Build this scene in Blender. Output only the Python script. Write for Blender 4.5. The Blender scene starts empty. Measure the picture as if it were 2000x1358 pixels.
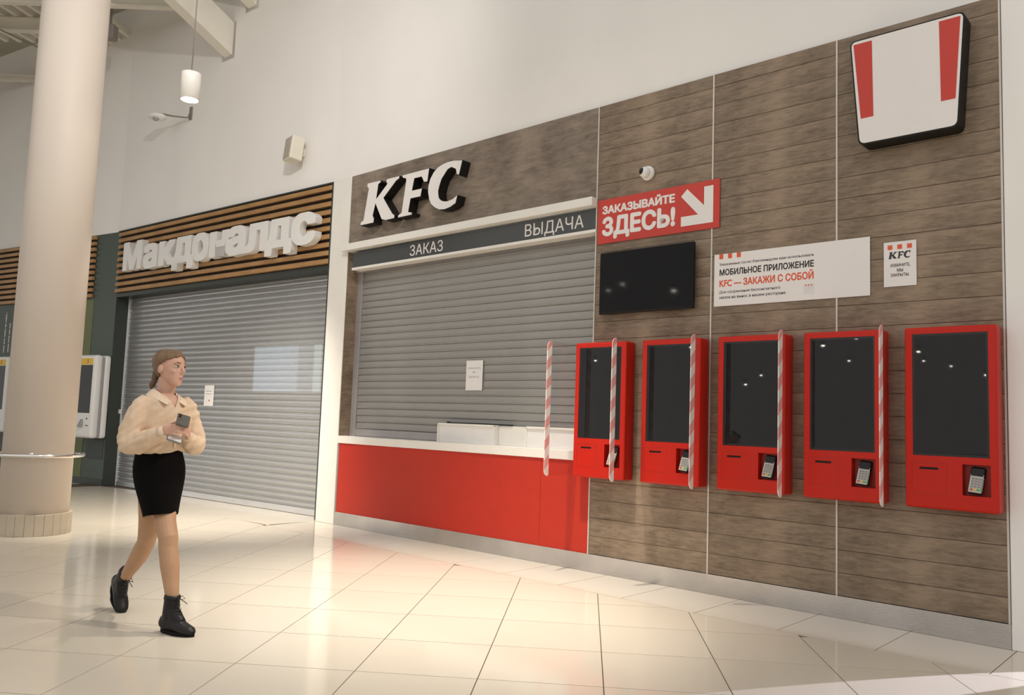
import bpy, bmesh, math, random
from mathutils import Vector, Matrix, Euler, noise
random.seed(7)
R = math.radians
scn = bpy.context.scene
COL = scn.collection

# ------------------------------------------------------------------ camera
cam_d = bpy.data.cameras.new('camera'); cam = bpy.data.objects.new('camera', cam_d); COL.objects.link(cam)
_t, _r, CAM_H = 0.0882, -0.0352, 1.28
_right = Vector((1, 0, 0)); _fwd = Vector((0, math.cos(_t), math.sin(_t))); _down = Vector((0, math.sin(_t), -math.cos(_t)))
_x = _right * math.cos(_r) + _down * math.sin(_r)
_d = -_right * math.sin(_r) + _down * math.cos(_r)
_m = Matrix((_x, -_d, -_fwd)).transposed()
cam.matrix_world = Matrix.Translation((0, 0, CAM_H)) @ _m.to_4x4()
cam_d.sensor_fit = 'HORIZONTAL'; cam_d.sensor_width = 36.0
cam_d.lens = 36.0 * 1610.8 / 2000.0
cam_d.clip_end = 200
scn.camera = cam
scn.cycles.transparent_max_bounces = 24

# ------------------------------------------------------------------ world, exposure
scn.view_settings.view_transform = 'Standard'; scn.view_settings.look = 'None'
scn.view_settings.gamma = 1.0; scn.view_settings.use_curve_mapping = False
scn.view_settings.exposure = 0.0
w = bpy.data.worlds.new('hall_ambient'); scn.world = w; w.use_nodes = True
w.node_tree.nodes['Background'].inputs[0].default_value = (1.0, 0.962, 0.92, 1)
w.node_tree.nodes['Background'].inputs[1].default_value = 0.84

# ------------------------------------------------------------------ helpers
def mat(name, col, rough=.5, metal=0., var=.05, scale=6., bump=0., bscale=40., emit=0., ecol=None, coat=0., spec=.5, trans=0.):
    m = bpy.data.materials.new(name); m.use_nodes = True
    nt = m.node_tree; b = nt.nodes['Principled BSDF']
    b.inputs['Roughness'].default_value = rough; b.inputs['Metallic'].default_value = metal
    b.inputs['Specular IOR Level'].default_value = spec; b.inputs['Coat Weight'].default_value = coat
    b.inputs['Coat Roughness'].default_value = .05
    tc = nt.nodes.new('ShaderNodeTexCoord')
    n = nt.nodes.new('ShaderNodeTexNoise'); n.inputs['Scale'].default_value = scale; n.inputs['Detail'].default_value = 4
    nt.links.new(tc.outputs['Object'], n.inputs['Vector'])
    r = nt.nodes.new('ShaderNodeValToRGB')
    r.color_ramp.elements[0].position = .3; r.color_ramp.elements[1].position = .7
    r.color_ramp.elements[0].color = (*[max(0, c * (1 - var)) for c in col[:3]], 1)
    r.color_ramp.elements[1].color = (*[min(1, c * (1 + var)) for c in col[:3]], 1)
    nt.links.new(n.outputs[0], r.inputs[0]); nt.links.new(r.outputs[0], b.inputs['Base Color'])
    if bump:
        n2 = nt.nodes.new('ShaderNodeTexNoise'); n2.inputs['Scale'].default_value = bscale
        nt.links.new(tc.outputs['Object'], n2.inputs['Vector'])
        bp = nt.nodes.new('ShaderNodeBump'); bp.inputs['Strength'].default_value = bump; bp.inputs['Distance'].default_value = .01
        nt.links.new(n2.outputs[0], bp.inputs['Height']); nt.links.new(bp.outputs[0], b.inputs['Normal'])
    if emit:
        b.inputs['Emission Color'].default_value = (*(ecol or col), 1); b.inputs['Emission Strength'].default_value = emit
    return m

def wood_mat(name, dark, light, sx=1.6, sz=26., rough=.55, rnd=True):
    m = bpy.data.materials.new(name); m.use_nodes = True; nt = m.node_tree; b = nt.nodes['Principled BSDF']
    tc = nt.nodes.new('ShaderNodeTexCoord'); mp = nt.nodes.new('ShaderNodeMapping'); mp.inputs['Scale'].default_value = (sx, 4, sz)
    nt.links.new(tc.outputs['Object'], mp.inputs['Vector'])
    vec = mp.outputs[0]
    if rnd:
        oi = nt.nodes.new('ShaderNodeObjectInfo'); ad = nt.nodes.new('ShaderNodeVectorMath'); ad.operation = 'MULTIPLY_ADD'
        cb = nt.nodes.new('ShaderNodeCombineXYZ')
        for i in range(3): nt.links.new(oi.outputs['Random'], cb.inputs[i])
        nt.links.new(cb.outputs[0], ad.inputs[0]); ad.inputs[1].default_value = (37, 11, 53); nt.links.new(mp.outputs[0], ad.inputs[2]); vec = ad.outputs[0]
    n = nt.nodes.new('ShaderNodeTexNoise'); n.inputs['Scale'].default_value = 1.3; n.inputs['Detail'].default_value = 8; n.inputs['Roughness'].default_value = .68; n.inputs['Distortion'].default_value = .6
    nt.links.new(vec, n.inputs['Vector'])
    n3 = nt.nodes.new('ShaderNodeTexNoise'); n3.inputs['Scale'].default_value = 3.; n3.inputs['Detail'].default_value = 5
    nt.links.new(tc.outputs['Object'], n3.inputs['Vector'])
    mx = nt.nodes.new('ShaderNodeMath'); mx.operation = 'MULTIPLY_ADD'; mx.inputs[1].default_value = .55
    nt.links.new(n3.outputs[0], mx.inputs[0])
    m2 = nt.nodes.new('ShaderNodeMath'); m2.operation = 'MULTIPLY'; m2.inputs[1].default_value = .55
    nt.links.new(n.outputs[0], m2.inputs[0]); nt.links.new(m2.outputs[0], mx.inputs[2])
    r = nt.nodes.new('ShaderNodeValToRGB'); r.color_ramp.elements[0].position = .38; r.color_ramp.elements[1].position = .68
    r.color_ramp.elements[0].color = (*dark, 1); r.color_ramp.elements[1].color = (*light, 1)
    nt.links.new(mx.outputs[0], r.inputs[0]); nt.links.new(r.outputs[0], b.inputs['Base Color'])
    b.inputs['Roughness'].default_value = rough
    bp = nt.nodes.new('ShaderNodeBump'); bp.inputs['Strength'].default_value = .15; bp.inputs['Distance'].default_value = .004
    nt.links.new(n.outputs[0], bp.inputs['Height']); nt.links.new(bp.outputs[0], b.inputs['Normal'])
    return m

def link(o, parent=None):
    COL.objects.link(o)
    if parent is not None: o.parent = parent
    return o

def obj(name, mesh, m=None, parent=None, smooth=False):
    if isinstance(mesh, bmesh.types.BMesh):
        me = bpy.data.meshes.new(name); mesh.to_mesh(me); mesh.free(); mesh = me
    if m is not None:
        mesh.materials.clear()
        for q in (m if isinstance(m, (list, tuple)) else [m]): mesh.materials.append(q)
    if smooth:
        for p in mesh.polygons: p.use_smooth = True
    return link(bpy.data.objects.new(name, mesh), parent)

def tag(o, label, cat, group=None):
    o['label'] = label; o['category'] = cat
    if group: o['group'] = group
    return o

def struct(o):
    o['kind'] = 'structure'; return o

def empty(name, label=None, cat=None, group=None):
    o = link(bpy.data.objects.new(name, None)); o.empty_display_size = .1
    if label: tag(o, label, cat, group)
    return o

class Frame:
    def __init__(s, x, y, deg): s.o = Vector((x, y, 0)); s.a = R(deg)
    def put(s, o, u=0, v=0, z=0, rz=0):
        c, sn = math.cos(s.a), math.sin(s.a)
        o.location = s.o + Vector((c * u + sn * v, sn * u - c * v, z)); o.rotation_euler = (0, 0, s.a + rz); return o
FK = Frame(-2.004, 9.769, -42.283)
FM = Frame(-2.25, 10.05, -38.2)
FN = Frame(-6.494, 13.389, -31.5)

def bx(bm, x0, x1, y0, y1, z0, z1, bev=0., seg=2, mi=0, M=None):
    vs = [bm.verts.new((x, y, z)) for x in (x0, x1) for y in (y0, y1) for z in (z0, z1)]
    fs = [bm.faces.new([vs[i] for i in q]) for q in ((0, 1, 3, 2), (4, 6, 7, 5), (0, 4, 5, 1), (2, 3, 7, 6), (0, 2, 6, 4), (1, 5, 7, 3))]
    for f in fs: f.material_index = mi
    if bev:
        es = list({e for f in fs for e in f.edges})
        r = bmesh.ops.bevel(bm, geom=es, offset=bev, segments=seg, profile=.5, affect='EDGES', material=-1)
        vs = list({v for f in r['faces'] for v in f.verts} | {v for v in vs if v.is_valid})
    if M is not None:
        for v in {v for v in vs if v.is_valid}: v.co = M @ v.co
    return bm
def wb(bm, u0, u1, v0, v1, z0, z1, **k):      # a box in wall coordinates: v points out of the wall
    return bx(bm, u0, u1, -v1, -v0, z0, z1, **k)
def B(*a, **k): return wb(bmesh.new(), *a, **k)

def tube(bm, pts, rad, n=16, cap=True, mi=0, up=None):
    pts = [Vector(p) for p in pts]
    N = len(pts); rad = rad if isinstance(rad, (list, tuple)) else [rad] * N
    t0 = (pts[1] - pts[0]).normalized()
    a = Vector(up) if up is not None else (Vector((0, 0, 1)) if abs(t0.z) < .9 else Vector((1, 0, 0)))
    x = (a - t0 * a.dot(t0)).normalized()
    rings = []
    for i in range(N):
        t = (pts[min(i + 1, N - 1)] - pts[max(i - 1, 0)]).normalized()
        x = (x - t * x.dot(t)).normalized(); y = t.cross(x)
        r = rad[i]; ra, rb = (r, r) if not isinstance(r, (tuple, list)) else r
        rings.append([bm.verts.new(pts[i] + x * (ra * math.cos(2 * math.pi * k / n)) + y * (rb * math.sin(2 * math.pi * k / n))) for k in range(n)])
    fs = []
    for i in range(N - 1):
        for k in range(n):
            fs.append(bm.faces.new((rings[i][k], rings[i][(k + 1) % n], rings[i + 1][(k + 1) % n], rings[i + 1][k])))
    if cap:
        fs.append(bm.faces.new(list(reversed(rings[0])))); fs.append(bm.faces.new(rings[-1]))
    for f in fs: f.material_index = mi; f.smooth = True
    return rings

def lathe(bm, prof, n=32, c=(0, 0, 0), axis='z', mi=0, smooth=True):
    c = Vector(c); rings = []
    for (r, h) in prof:
        ring = []
        for k in range(n):
            a = 2 * math.pi * k / n
            p = {'z': Vector((r * math.cos(a), r * math.sin(a), h)), 'y': Vector((r * math.cos(a), h, r * math.sin(a))), 'x': Vector((h, r * math.cos(a), r * math.sin(a)))}[axis]
            ring.append(bm.verts.new(c + p))
        rings.append(ring)
    for i in range(len(rings) - 1):
        for k in range(n):
            f = bm.faces.new((rings[i][k], rings[i][(k + 1) % n], rings[i + 1][(k + 1) % n], rings[i + 1][k])); f.material_index = mi; f.smooth = smooth
    for ring in (rings[0], rings[-1]):
        try: bm.faces.new(ring).material_index = mi
        except ValueError: pass
    bmesh.ops.recalc_face_normals(bm, faces=bm.faces)
    return bm

def prism(bm, poly, y0, y1, mi=0, mi_side=None):   # polygon in x,z swept in y
    a = [bm.verts.new((x, y0, z)) for x, z in poly]; b = [bm.verts.new((x, y1, z)) for x, z in poly]
    n = len(poly); f0 = bm.faces.new(a); f1 = bm.faces.new(list(reversed(b)))
    f0.material_index = f1.material_index = mi
    for i in range(n):
        f = bm.faces.new((a[i], b[i], b[(i + 1) % n], a[(i + 1) % n])); f.material_index = mi if mi_side is None else mi_side
    bmesh.ops.recalc_face_normals(bm, faces=bm.faces)
    return bm

def text_mesh(s, u0, u1, z0, z1, v, depth=.002, bold=0., rot=False, step=.03, square=False):
    cu = bpy.data.curves.new('t', 'FONT'); cu.body = s; cu.size = 1; cu.extrude = .5; cu.resolution_u = 4
    o = bpy.data.objects.new('t', cu); COL.objects.link(o)
    me = bpy.data.meshes.new_from_object(o)
    bpy.data.objects.remove(o); bpy.data.curves.remove(cu)
    if bold:                       # heavier strokes: the glyphs shifted around a small circle
        b0 = bmesh.new(); b0.from_mesh(me); b1 = bmesh.new()
        for k in range(8):
            t = b0.copy(); q = (1 - .012 * k) * bold; cs, sn = math.cos(k * math.pi / 4), math.sin(k * math.pi / 4)
            if square: cs, sn = (cs > .3) - (cs < -.3), .8 * ((sn > .3) - (sn < -.3))
            t.transform(Matrix.Translation((q * cs, q * sn, k * step)))
            tm_ = bpy.data.meshes.new('t'); t.to_mesh(tm_); b1.from_mesh(tm_); t.free(); bpy.data.meshes.remove(tm_)
        b1.to_mesh(me); b0.free(); b1.free()
    P = [(p.co.y * -1, p.co.x, p.co.z) if rot else tuple(p.co) for p in me.vertices]
    lo = [min(p[i] for p in P) for i in range(3)]; hi = [max(p[i] for p in P) for i in range(3)]
    for p, q in zip(me.vertices, P):
        f = [(q[i] - lo[i]) / max(1e-6, hi[i] - lo[i]) for i in range(3)]
        p.co = (u0 + f[0] * (u1 - u0), -(v + f[2] * depth), z0 + f[1] * (z1 - z0))
    me.update()
    return me

def bake(o):      # apply modifiers, return mesh
    dg = bpy.context.evaluated_depsgraph_get(); dg.update()
    return bpy.data.meshes.new_from_object(o.evaluated_get(dg))

# ------------------------------------------------------------------ materials
W_WALL = mat('painted_wall', (.86, .84, .81), .75, var=.02, scale=1.2, bump=.03, bscale=60)
W_TRIM = mat('white_trim', (.82, .80, .75), .45, var=.02)
M_TILE = mat('floor_tile', (.64, .58, .485), .11, var=.02, scale=1.0, spec=.38)
M_GROUT = mat('grout', (.10, .075, .05), .9)
M_WOOD = wood_mat('weathered_plank', (.098, .068, .043), (.31, .23, .158), sx=6., sz=34.)
M_FASCIA = wood_mat('weathered_fascia', (.115, .088, .066), (.30, .24, .185), sx=4., sz=22)
M_DARKGAP = mat('dark_backing', (.02, .017, .014), .9)
M_ALU = mat('joint_strip', (.62, .58, .53), .4, metal=.3)
M_STEEL = mat('brushed_steel', (.50, .485, .47), .24, metal=1., var=.10, scale=3, bump=.05, bscale=90)
M_RED = mat('red_laminate', (.48, .030, .015), .40, var=.03, spec=.3)
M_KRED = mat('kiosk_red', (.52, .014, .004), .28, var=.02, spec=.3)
M_SCREEN = mat('black_glass', (.011, .011, .012), .018, var=.1, spec=.3)
M_TVGLASS = mat('tv_glass', (.006, .006, .007), .04, var=.1, spec=.15)
M_BEZEL = mat('black_bezel', (.008, .008, .009), .25)
M_BLACK = mat('black_plastic', (.010, .009, .009), .45, spec=.25)
M_WPLAS = mat('white_plastic', (.80, .79, .77), .35, var=.02)
M_WPRINT = mat('white_print', (.80, .77, .75), .5, var=.01)
M_RPRINT = mat('red_print', (.55, .045, .03), .5, var=.02)
M_OPRINT = mat('orange_red_print', (.70, .10, .035), .5, var=.02)
M_KPRINT = mat('black_print', (.03, .025, .028), .6)
M_GPRINT = mat('grey_print', (.32, .30, .30), .6)
M_BAND = mat('graphite_band', (.055, .06, .062), .3, var=.03)
M_SHUT = mat('grey_slat', (.345, .34, .325), .42, metal=.35, var=.04, scale=2)
M_RAIL = mat('grey_rail', (.40, .38, .38), .4, metal=.4)
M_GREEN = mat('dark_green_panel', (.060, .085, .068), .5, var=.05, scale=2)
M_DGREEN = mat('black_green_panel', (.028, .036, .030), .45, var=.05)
M_OLIVE = mat('olive_strip', (.13, .15, .05), .5)
M_SLATWOOD = wood_mat('oak_slat', (.30, .155, .055), (.46, .26, .10), sx=1.0, sz=30, rough=.5)
M_COLUMN = mat('column_paint', (.64, .565, .49), .55, var=.02, scale=1)
M_COLLAR = mat('collar_tile', (.44, .38, .29), .4, var=.06)
M_CHROME = mat('polished_chrome', (.75, .73, .70), .12, metal=1., var=.02)
M_GALV = mat('galvanised', (.66, .67, .68), .34, metal=.75, var=.05, scale=3)
M_CEIL = mat('ceiling_deck', (.44, .42, .34), .7, var=.04)
M_BEAM = mat('white_steel', (.78, .75, .67), .5, var=.02)
M_PAPER = mat('paper', (.80, .79, .77), .7, var=.01)
M_CREAM = mat('cream_plastic', (.70, .66, .56), .5, var=.02)
M_GRILLE = mat('speaker_grille', (.45, .40, .34), .7, bump=.2, bscale=400)
M_CABLE = mat('grey_cable', (.25, .22, .20), .6)
M_YELLOW = mat('yellow_print', (.75, .50, .05), .5)
M_GREYP = mat('grey_plastic', (.33, .33, .34), .45)
M_LAMP = mat('lamp_glow', (1, .95, .86), .5, emit=60., ecol=(1, .93, .82))
M_TERM = mat('terminal_grey', (.50, .48, .45), .45, var=.05)
M_KEY = mat('key_grey', (.25, .24, .23), .5)
M_KEYR = mat('key_red', (.6, .05, .03), .5); M_KEYY = mat('key_yellow', (.7, .45, .03), .5); M_KEYG = mat('key_green', (.05, .35, .08), .5)

def see_through(name, base, fac, rough):
    m = bpy.data.materials.new(name); m.use_nodes = True; nt = m.node_tree; b = nt.nodes['Principled BSDF']
    b.inputs['Base Color'].default_value = (*base, 1); b.inputs['Roughness'].default_value = rough; b.inputs['Metallic'].default_value = .75
    t = nt.nodes.new('ShaderNodeBsdfTransparent'); x = nt.nodes.new('ShaderNodeMixShader')
    tc = nt.nodes.new('ShaderNodeTexCoord'); n = nt.nodes.new('ShaderNodeTexNoise'); n.inputs['Scale'].default_value = 2.
    nt.links.new(tc.outputs['Object'], n.inputs['Vector'])
    mr = nt.nodes.new('ShaderNodeMapRange'); mr.inputs['To Min'].default_value = fac * .8; mr.inputs['To Max'].default_value = fac * 1.2
    nt.links.new(n.outputs[0], mr.inputs['Value']); nt.links.new(mr.outputs[0], x.inputs[0])
    nt.links.new(b.outputs[0], x.inputs[1]); nt.links.new(t.outputs[0], x.inputs[2])
    nt.links.new(x.outputs[0], nt.nodes['Material Output'].inputs[0]); return m
M_PERF = see_through('perforated_slat', (.66, .67, .68), .22, .33)

def acrylic():
    m = bpy.data.materials.new('clear_acrylic'); m.use_nodes = True; nt = m.node_tree
    t = nt.nodes.new('ShaderNodeBsdfTransparent'); t.inputs[0].default_value = (.97, .965, .97, 1)
    g = nt.nodes.new('ShaderNodeBsdfGlossy'); g.inputs['Roughness'].default_value = .02
    lw = nt.nodes.new('ShaderNodeLayerWeight'); lw.inputs[0].default_value = .5
    pw = nt.nodes.new('ShaderNodeMath'); pw.operation = 'POWER'; pw.inputs[1].default_value = 4.; nt.links.new(lw.outputs['Facing'], pw.inputs[0])
    f = nt.nodes.new('ShaderNodeMath'); f.operation = 'MULTIPLY_ADD'; f.inputs[1].default_value = .5; f.inputs[2].default_value = .02; nt.links.new(pw.outputs[0], f.inputs[0])
    x = nt.nodes.new('ShaderNodeMixShader'); nt.links.new(f.outputs[0], x.inputs[0]); nt.links.new(t.outputs[0], x.inputs[1]); nt.links.new(g.outputs[0], x.inputs[2])
    nt.links.new(x.outputs[0], nt.nodes['Material Output'].inputs[0]); return m
M_ACRYL = acrylic()

def stripes():
    m = bpy.data.materials.new('barrier_tape'); m.use_nodes = True; nt = m.node_tree; b = nt.nodes['Principled BSDF']
    tc = nt.nodes.new('ShaderNodeTexCoord'); sp = nt.nodes.new('ShaderNodeSeparateXYZ'); nt.links.new(tc.outputs['Object'], sp.inputs[0])
    a = nt.nodes.new('ShaderNodeMath'); a.operation = 'MULTIPLY_ADD'; a.inputs[1].default_value = -.9
    nt.links.new(sp.outputs['Y'], a.inputs[0]); nt.links.new(sp.outputs['Z'], a.inputs[2])
    d = nt.nodes.new('ShaderNodeMath'); d.operation = 'MULTIPLY'; d.inputs[1].default_value = 1 / .17; nt.links.new(a.outputs[0], d.inputs[0])
    fr = nt.nodes.new('ShaderNodeMath'); fr.operation = 'FRACT'; nt.links.new(d.outputs[0], fr.inputs[0])
    g = nt.nodes.new('ShaderNodeMath'); g.operation = 'GREATER_THAN'; g.inputs[1].default_value = .5; nt.links.new(fr.outputs[0], g.inputs[0])
    mx = nt.nodes.new('ShaderNodeMix'); mx.data_type = 'RGBA'
    mx.inputs['A'].default_value = (.80, .74, .70, 1); mx.inputs['B'].default_value = (.72, .36, .34, 1)
    nt.links.new(g.outputs[0], mx.inputs['Factor']); nt.links.new(mx.outputs['Result'], b.inputs['Base Color']); b.inputs['Roughness'].default_value = .4
    return m
M_TAPE = stripes()

# ================================================================== STRUCTURE
ZC = 8.05        # underside of the roof deck
ZT = 4.152       # top of the shop fronts
# ---- floor
GA, GX, GY, GS = -0.09298, -2.530, 5.060, 0.6212
g1 = Vector((math.cos(GA), math.sin(GA))); g2 = Vector((math.sin(GA), -math.cos(GA)))
fl = bmesh.new(); bx(fl, -48, 14, -40, 22, -.12, -.004)
floor = struct(obj('floor', fl, M_GROUT))
def wall_v(p, F):
    d = p - F.o.xy; return d.x * math.sin(F.a) - d.y * math.cos(F.a)
def clip(poly, F, v0):
    out = []
    for i in range(len(poly)):
        a, b = poly[i], poly[(i + 1) % len(poly)]; da, db = wall_v(a, F) - v0, wall_v(b, F) - v0
        if da >= 0: out.append(a)
        if da * db < 0: out.append(a + (b - a) * (da / (da - db)))
    return out
def tile_obj(poly, name='floor_tile'):
    c = sum(poly, Vector((0, 0))) / len(poly)
    sh = []
    n = len(poly); g = .0028
    for i in range(n):      # inset for the joint
        p, q, r_ = poly[i - 1], poly[i], poly[(i + 1) % n]
        d1 = (q - p).normalized(); d2 = (r_ - q).normalized()
        n1 = Vector((-d1.y, d1.x)); n2 = Vector((-d2.y, d2.x)); k = 1 + n1.dot(n2)
        sh.append(q + (n1 + n2) * (g / max(k, .3)) - c)
    bm = bmesh.new()
    top = [bm.verts.new((p.x, p.y, 0)) for p in sh]; bot = [bm.verts.new((p.x, p.y, -.0045)) for p in sh]
    bm.faces.new(top)
    for i in range(n): bm.faces.new((top[i], bot[i], bot[(i + 1) % n], top[(i + 1) % n]))
    bmesh.ops.recalc_face_normals(bm, faces=bm.faces)
    if top[0].link_faces and bm.faces[:][0].normal.z < 0: bmesh.ops.reverse_faces(bm, faces=bm.faces)
    o = obj(name, bm, M_TILE, floor); o.location = (c.x, c.y, 0); return o
BV = .685
rest = bmesh.new(); nt_ = 0
cinv = cam.matrix_world.inverted()
def on_screen(p):
    q = cinv @ Vector((p.x, p.y, 0))
    if q.z > -.3: return False
    x = 1000 + 1610.8 * q.x / -q.z; y = 679 - 1610.8 * q.y / -q.z
    return -150 < x < 2150 and y < 1480
for i in range(-26, 26):
    for j in range(-24, 26):
        o_ = Vector((GX, GY)) + g1 * (GS * i) + g2 * (GS * j)
        poly = [o_, o_ + g2 * GS, o_ + g2 * GS + g1 * GS, o_ + g1 * GS]
        for F in (FK, FM, FN): 
            poly = clip(poly, F, BV)
            if len(poly) < 3: break
        if len(poly) < 3: continue
        if sum((poly[k].x * poly[(k + 1) % len(poly)].y - poly[(k + 1) % len(poly)].x * poly[k].y) for k in range(len(poly))) / 2 < .004: continue
        if any(on_screen(p) for p in poly): tile_obj(poly); nt_ += 1
        else: rest.faces.new([rest.verts.new((p.x, p.y, 0)) for p in poly])
for f in rest.faces:
    f.normal_update()
    if f.normal.z < 0: f.normal_flip()
far = obj('floor_tiles_out_of_sight', rest, M_TILE, floor); far['kind'] = 'stuff'
# border course along the shop fronts
uK = [-.37] + [.28 + .6035 * k for k in range(0, 14)]
def F2(F, u, v): return Vector((F.o.x + math.cos(F.a) * u + math.sin(F.a) * v, F.o.y + math.sin(F.a) * u - math.cos(F.a) * v))
for a, b in zip(uK[:-1], uK[1:]):
    poly = [F2(FK, a, 0), F2(FK, a, BV), F2(FK, b, BV), F2(FK, b, 0)]
    tile_obj(clip(poly, FM, 0) or poly, 'border_tile')
for k in range(0, 9):
    poly = [F2(FM, -.605 * (k + 1), -.22), F2(FM, -.605 * (k + 1), BV), F2(FM, -.605 * k, BV), F2(FM, -.605 * k, -.22)]
    q = clip(poly, FN, 0)
    if len(q) > 2: tile_obj(q, 'border_tile')
for k in range(0, 36):
    poly = [F2(FN, -.605 * (k + 1), 0), F2(FN, -.605 * (k + 1), BV), F2(FN, -.605 * k, BV), F2(FN, -.605 * k, 0)]
    q = clip(poly, FM, BV) if k == 0 else poly
    if len(q) > 2: tile_obj(q, 'border_tile')

# ---- walls above the shop fronts
wr = struct(FK.put(obj('wall_right', B(-.375, 6.892, -.25, -.02, ZT, ZC), W_WALL)))
wl = struct(FM.put(obj('wall_left', B(-5.45, .02, -.25, .02, ZT, ZC), W_WALL)))
wf = struct(FN.put(obj('wall_far', B(-24, .02, -.25, 0, ZT, ZC), W_WALL)))
ws = struct(FK.put(obj('wall_side', B(6.893, 9.6, -.25, .012, 0, ZC, bev=.006), W_WALL)))
# white post between the two shops
post = struct(FK.put(obj('trim_1', B(-.36, 0, -.24, .012, 0, ZT, bev=.006), W_TRIM)))
# counter beam (white canopy)
beam = struct(FK.put(obj('trim_2', B(-.03, 3.687, -.17, .085, 3.222, 3.303, bev=.006), W_TRIM)))
# steel kick plate
kick = struct(FK.put(obj('baseboard_right', B(.005, 6.892, -.02, .010, 0, .150, bev=.002, seg=1), M_STEEL)))
obj('top_edge', B(.005, 6.892, -.02, .012, .147, .151), M_STEEL, kick)

# ---- plank cladding (parts of wall_right)
back = obj('backing', B(3.683, 6.892, -.20, -.012, .15, ZT), M_DARKGAP, wr); 
PZ = .1556
for (u0, u1) in ((3.690, 4.830), (4.842, 5.828), (5.840, 6.876)):
    me = None
    k = 0
    while .152 + k * PZ < ZT - .02:
        z0 = .152 + k * PZ; z1 = min(z0 + PZ, ZT)
        if me is None or z1 - z0 < PZ - .001:
            bmp = bmesh.new(); bx(bmp, 0, u1 - u0, 0, .012, .0014, z1 - z0 - .0014, bev=.0012, seg=1)
            pl = obj('plank', bmp, M_WOOD, wr); me = pl.data if me is None else me
        else:
            pl = link(bpy.data.objects.new('plank', me), wr)
        pl.location = (u0, random.uniform(-.0016, .0012), z0); k += 1
for u in (3.683, 4.836, 5.834, 6.882):
    obj('joint_strip', B(u - .006, u + .006, -.012, .004, .15, ZT), M_ALU, wr)
# fascia boards over the counter
obj('fascia_board', B(.002, .452, -.16, 0, 3.303, ZT, bev=.001, seg=1), M_FASCIA, wr)
obj('fascia_board', B(.455, 3.676, -.16, 0, 3.303, ZT, bev=.001, seg=1), M_FASCIA, wr)
obj('jamb_board', B(-.02, .004, -.22, 0, 1.0, 3.222), M_WOOD, wr)

# ---- dark green shop front
gw = struct(FN.put(obj('wall_green', B(-24, 0, -.25, -.002, 0, ZT), M_GREEN)))
obj('skirting', B(-24, .0, -.02, .015, 0, .105), M_DGREEN, gw)
obj('olive_strip', B(-.90, -.62, -.005, .003, .105, 3.05), M_OLIVE, gw)
gj = obj('jamb_panel', bmesh.new(), M_DGREEN, gw)
bm = bmesh.new()
P = [F2(FM, -5.40, .0), F2(FM, -5.40, -.30), F2(FM, -5.55, -.30), F2(FM, -5.50, .0)]
for zz in (0, 3.12):
    pass
va = [bm.verts.new((p.x, p.y, 0)) for p in P]; vb = [bm.verts.new((p.x, p.y, 3.12)) for p in P]
bm.faces.new(va); bm.faces.new(vb)
for i in range(4): bm.faces.new((va[i], va[(i + 1) % 4], vb[(i + 1) % 4], vb[i]))
bmesh.ops.recalc_face_normals(bm, faces=bm.faces)
bm.transform(Matrix.Rotation(-FN.a, 4, 'Z') @ Matrix.Translation(-FN.o)); bm.to_mesh(gj.data); bm.free()
# printed vertical lines of words on the green wall
for (u, z0, z1) in ((-.735, .20, 2.50), (-.675, .20, 2.15), (-3.32, 2.20, 2.95), (-3.17, 2.20, 2.75), (-3.04, 2.20, 2.85), (-3.30, .25, .80)):
    wd = bmesh.new(); z = z0                     # too small to read: short upright runs of white marks
    while z < z1:
        n_ = random.randint(3, 8)
        for q in range(n_):
            if z + .018 < z1: wb(wd, u - .028, u + random.choice((-.002, .008)), -.002, .002, z, z + .013)
            z += .019
        z += .02
    obj('wall_print', wd, M_WPRINT, gw)
# lintel and right frame of the green shop
lint = struct(FM.put(obj('trim_3', B(-5.45, 0, -.27, -.001, 3.06, ZT), M_DGREEN)))
rf = struct(FM.put(obj('trim_4', B(-.085, .0, -.27, -.004, 0, 3.06), M_DGREEN)))

# ---- room behind the perforated shutter
rm = bmesh.new(); wb(rm, -6.2, 0, -2.2, -2.1, 0, 3.3); wb(rm, -6.2, -6.1, -2.1, -.35, 0, 3.3); wb(rm, -.05, .0, -2.1, -.35, 0, 3.3); wb(rm, -6.2, 0, -2.2, -.35, 3.2, 3.3)
struct(FM.put(obj('wall_shop_interior', rm, mat('shop_interior', (.42, .40, .38), .8))))

# ---- roof: deck, beams and ribs
ceil = struct(obj('ceiling', bx(bmesh.new(), -30, 1.5, 8.5, 28, ZC, ZC + .15), M_CEIL))
for (y, z0, h, x1) in ((11.98, 7.29, .20, -4.75), (12.93, 7.29, .20, -6.85), (14.9, 7.25, .08, -8.97)):
    bmb = bmesh.new(); bx(bmb, -22, x1, y - .05, y + .05, z0, z0 + .03); bx(bmb, -22, x1, y - .015, y + .015, z0 + .03, z0 + h); bx(bmb, -22, x1, y - .05, y + .05, z0 + h, z0 + h + .03)
    obj('roof_beam', bmb, M_BEAM, ceil)
rib = bmesh.new(); bx(rib, -.035, .035, 0, 2.7, 0, .09)
rme = None
for k in range(20):
    if rme is None: o = obj('deck_rib', rib, M_BEAM, ceil); rme = o.data
    else: o = link(bpy.data.objects.new('deck_rib', rme), ceil)
    o.location = (-11.6 + k * .235, 11.2, 7.53); o.rotation_euler = (0, 0, R(-11))
# raking strut from the left wall
def strut(u, z, L, name):
    b_ = bmesh.new(); bx(b_, -.10, .10, -L, 0, 0, .44, bev=.004, seg=1)
    o = obj(name, b_, M_BEAM, ceil); FM.put(o, u, 0, z); o.rotation_euler = Euler((R(-25), 0, FM.a), 'XYZ')
    pl = bmesh.new(); bx(pl, -.16, .16, -.02, 0, -.03, .52); q = obj('strut_plate', pl, M_BEAM, ceil); FM.put(q, u, 0, z - .02)
strut(-2.58, 6.42, 2.6, 'roof_strut'); strut(-2.05, 7.02, 1.2, 'roof_strut')

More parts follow.
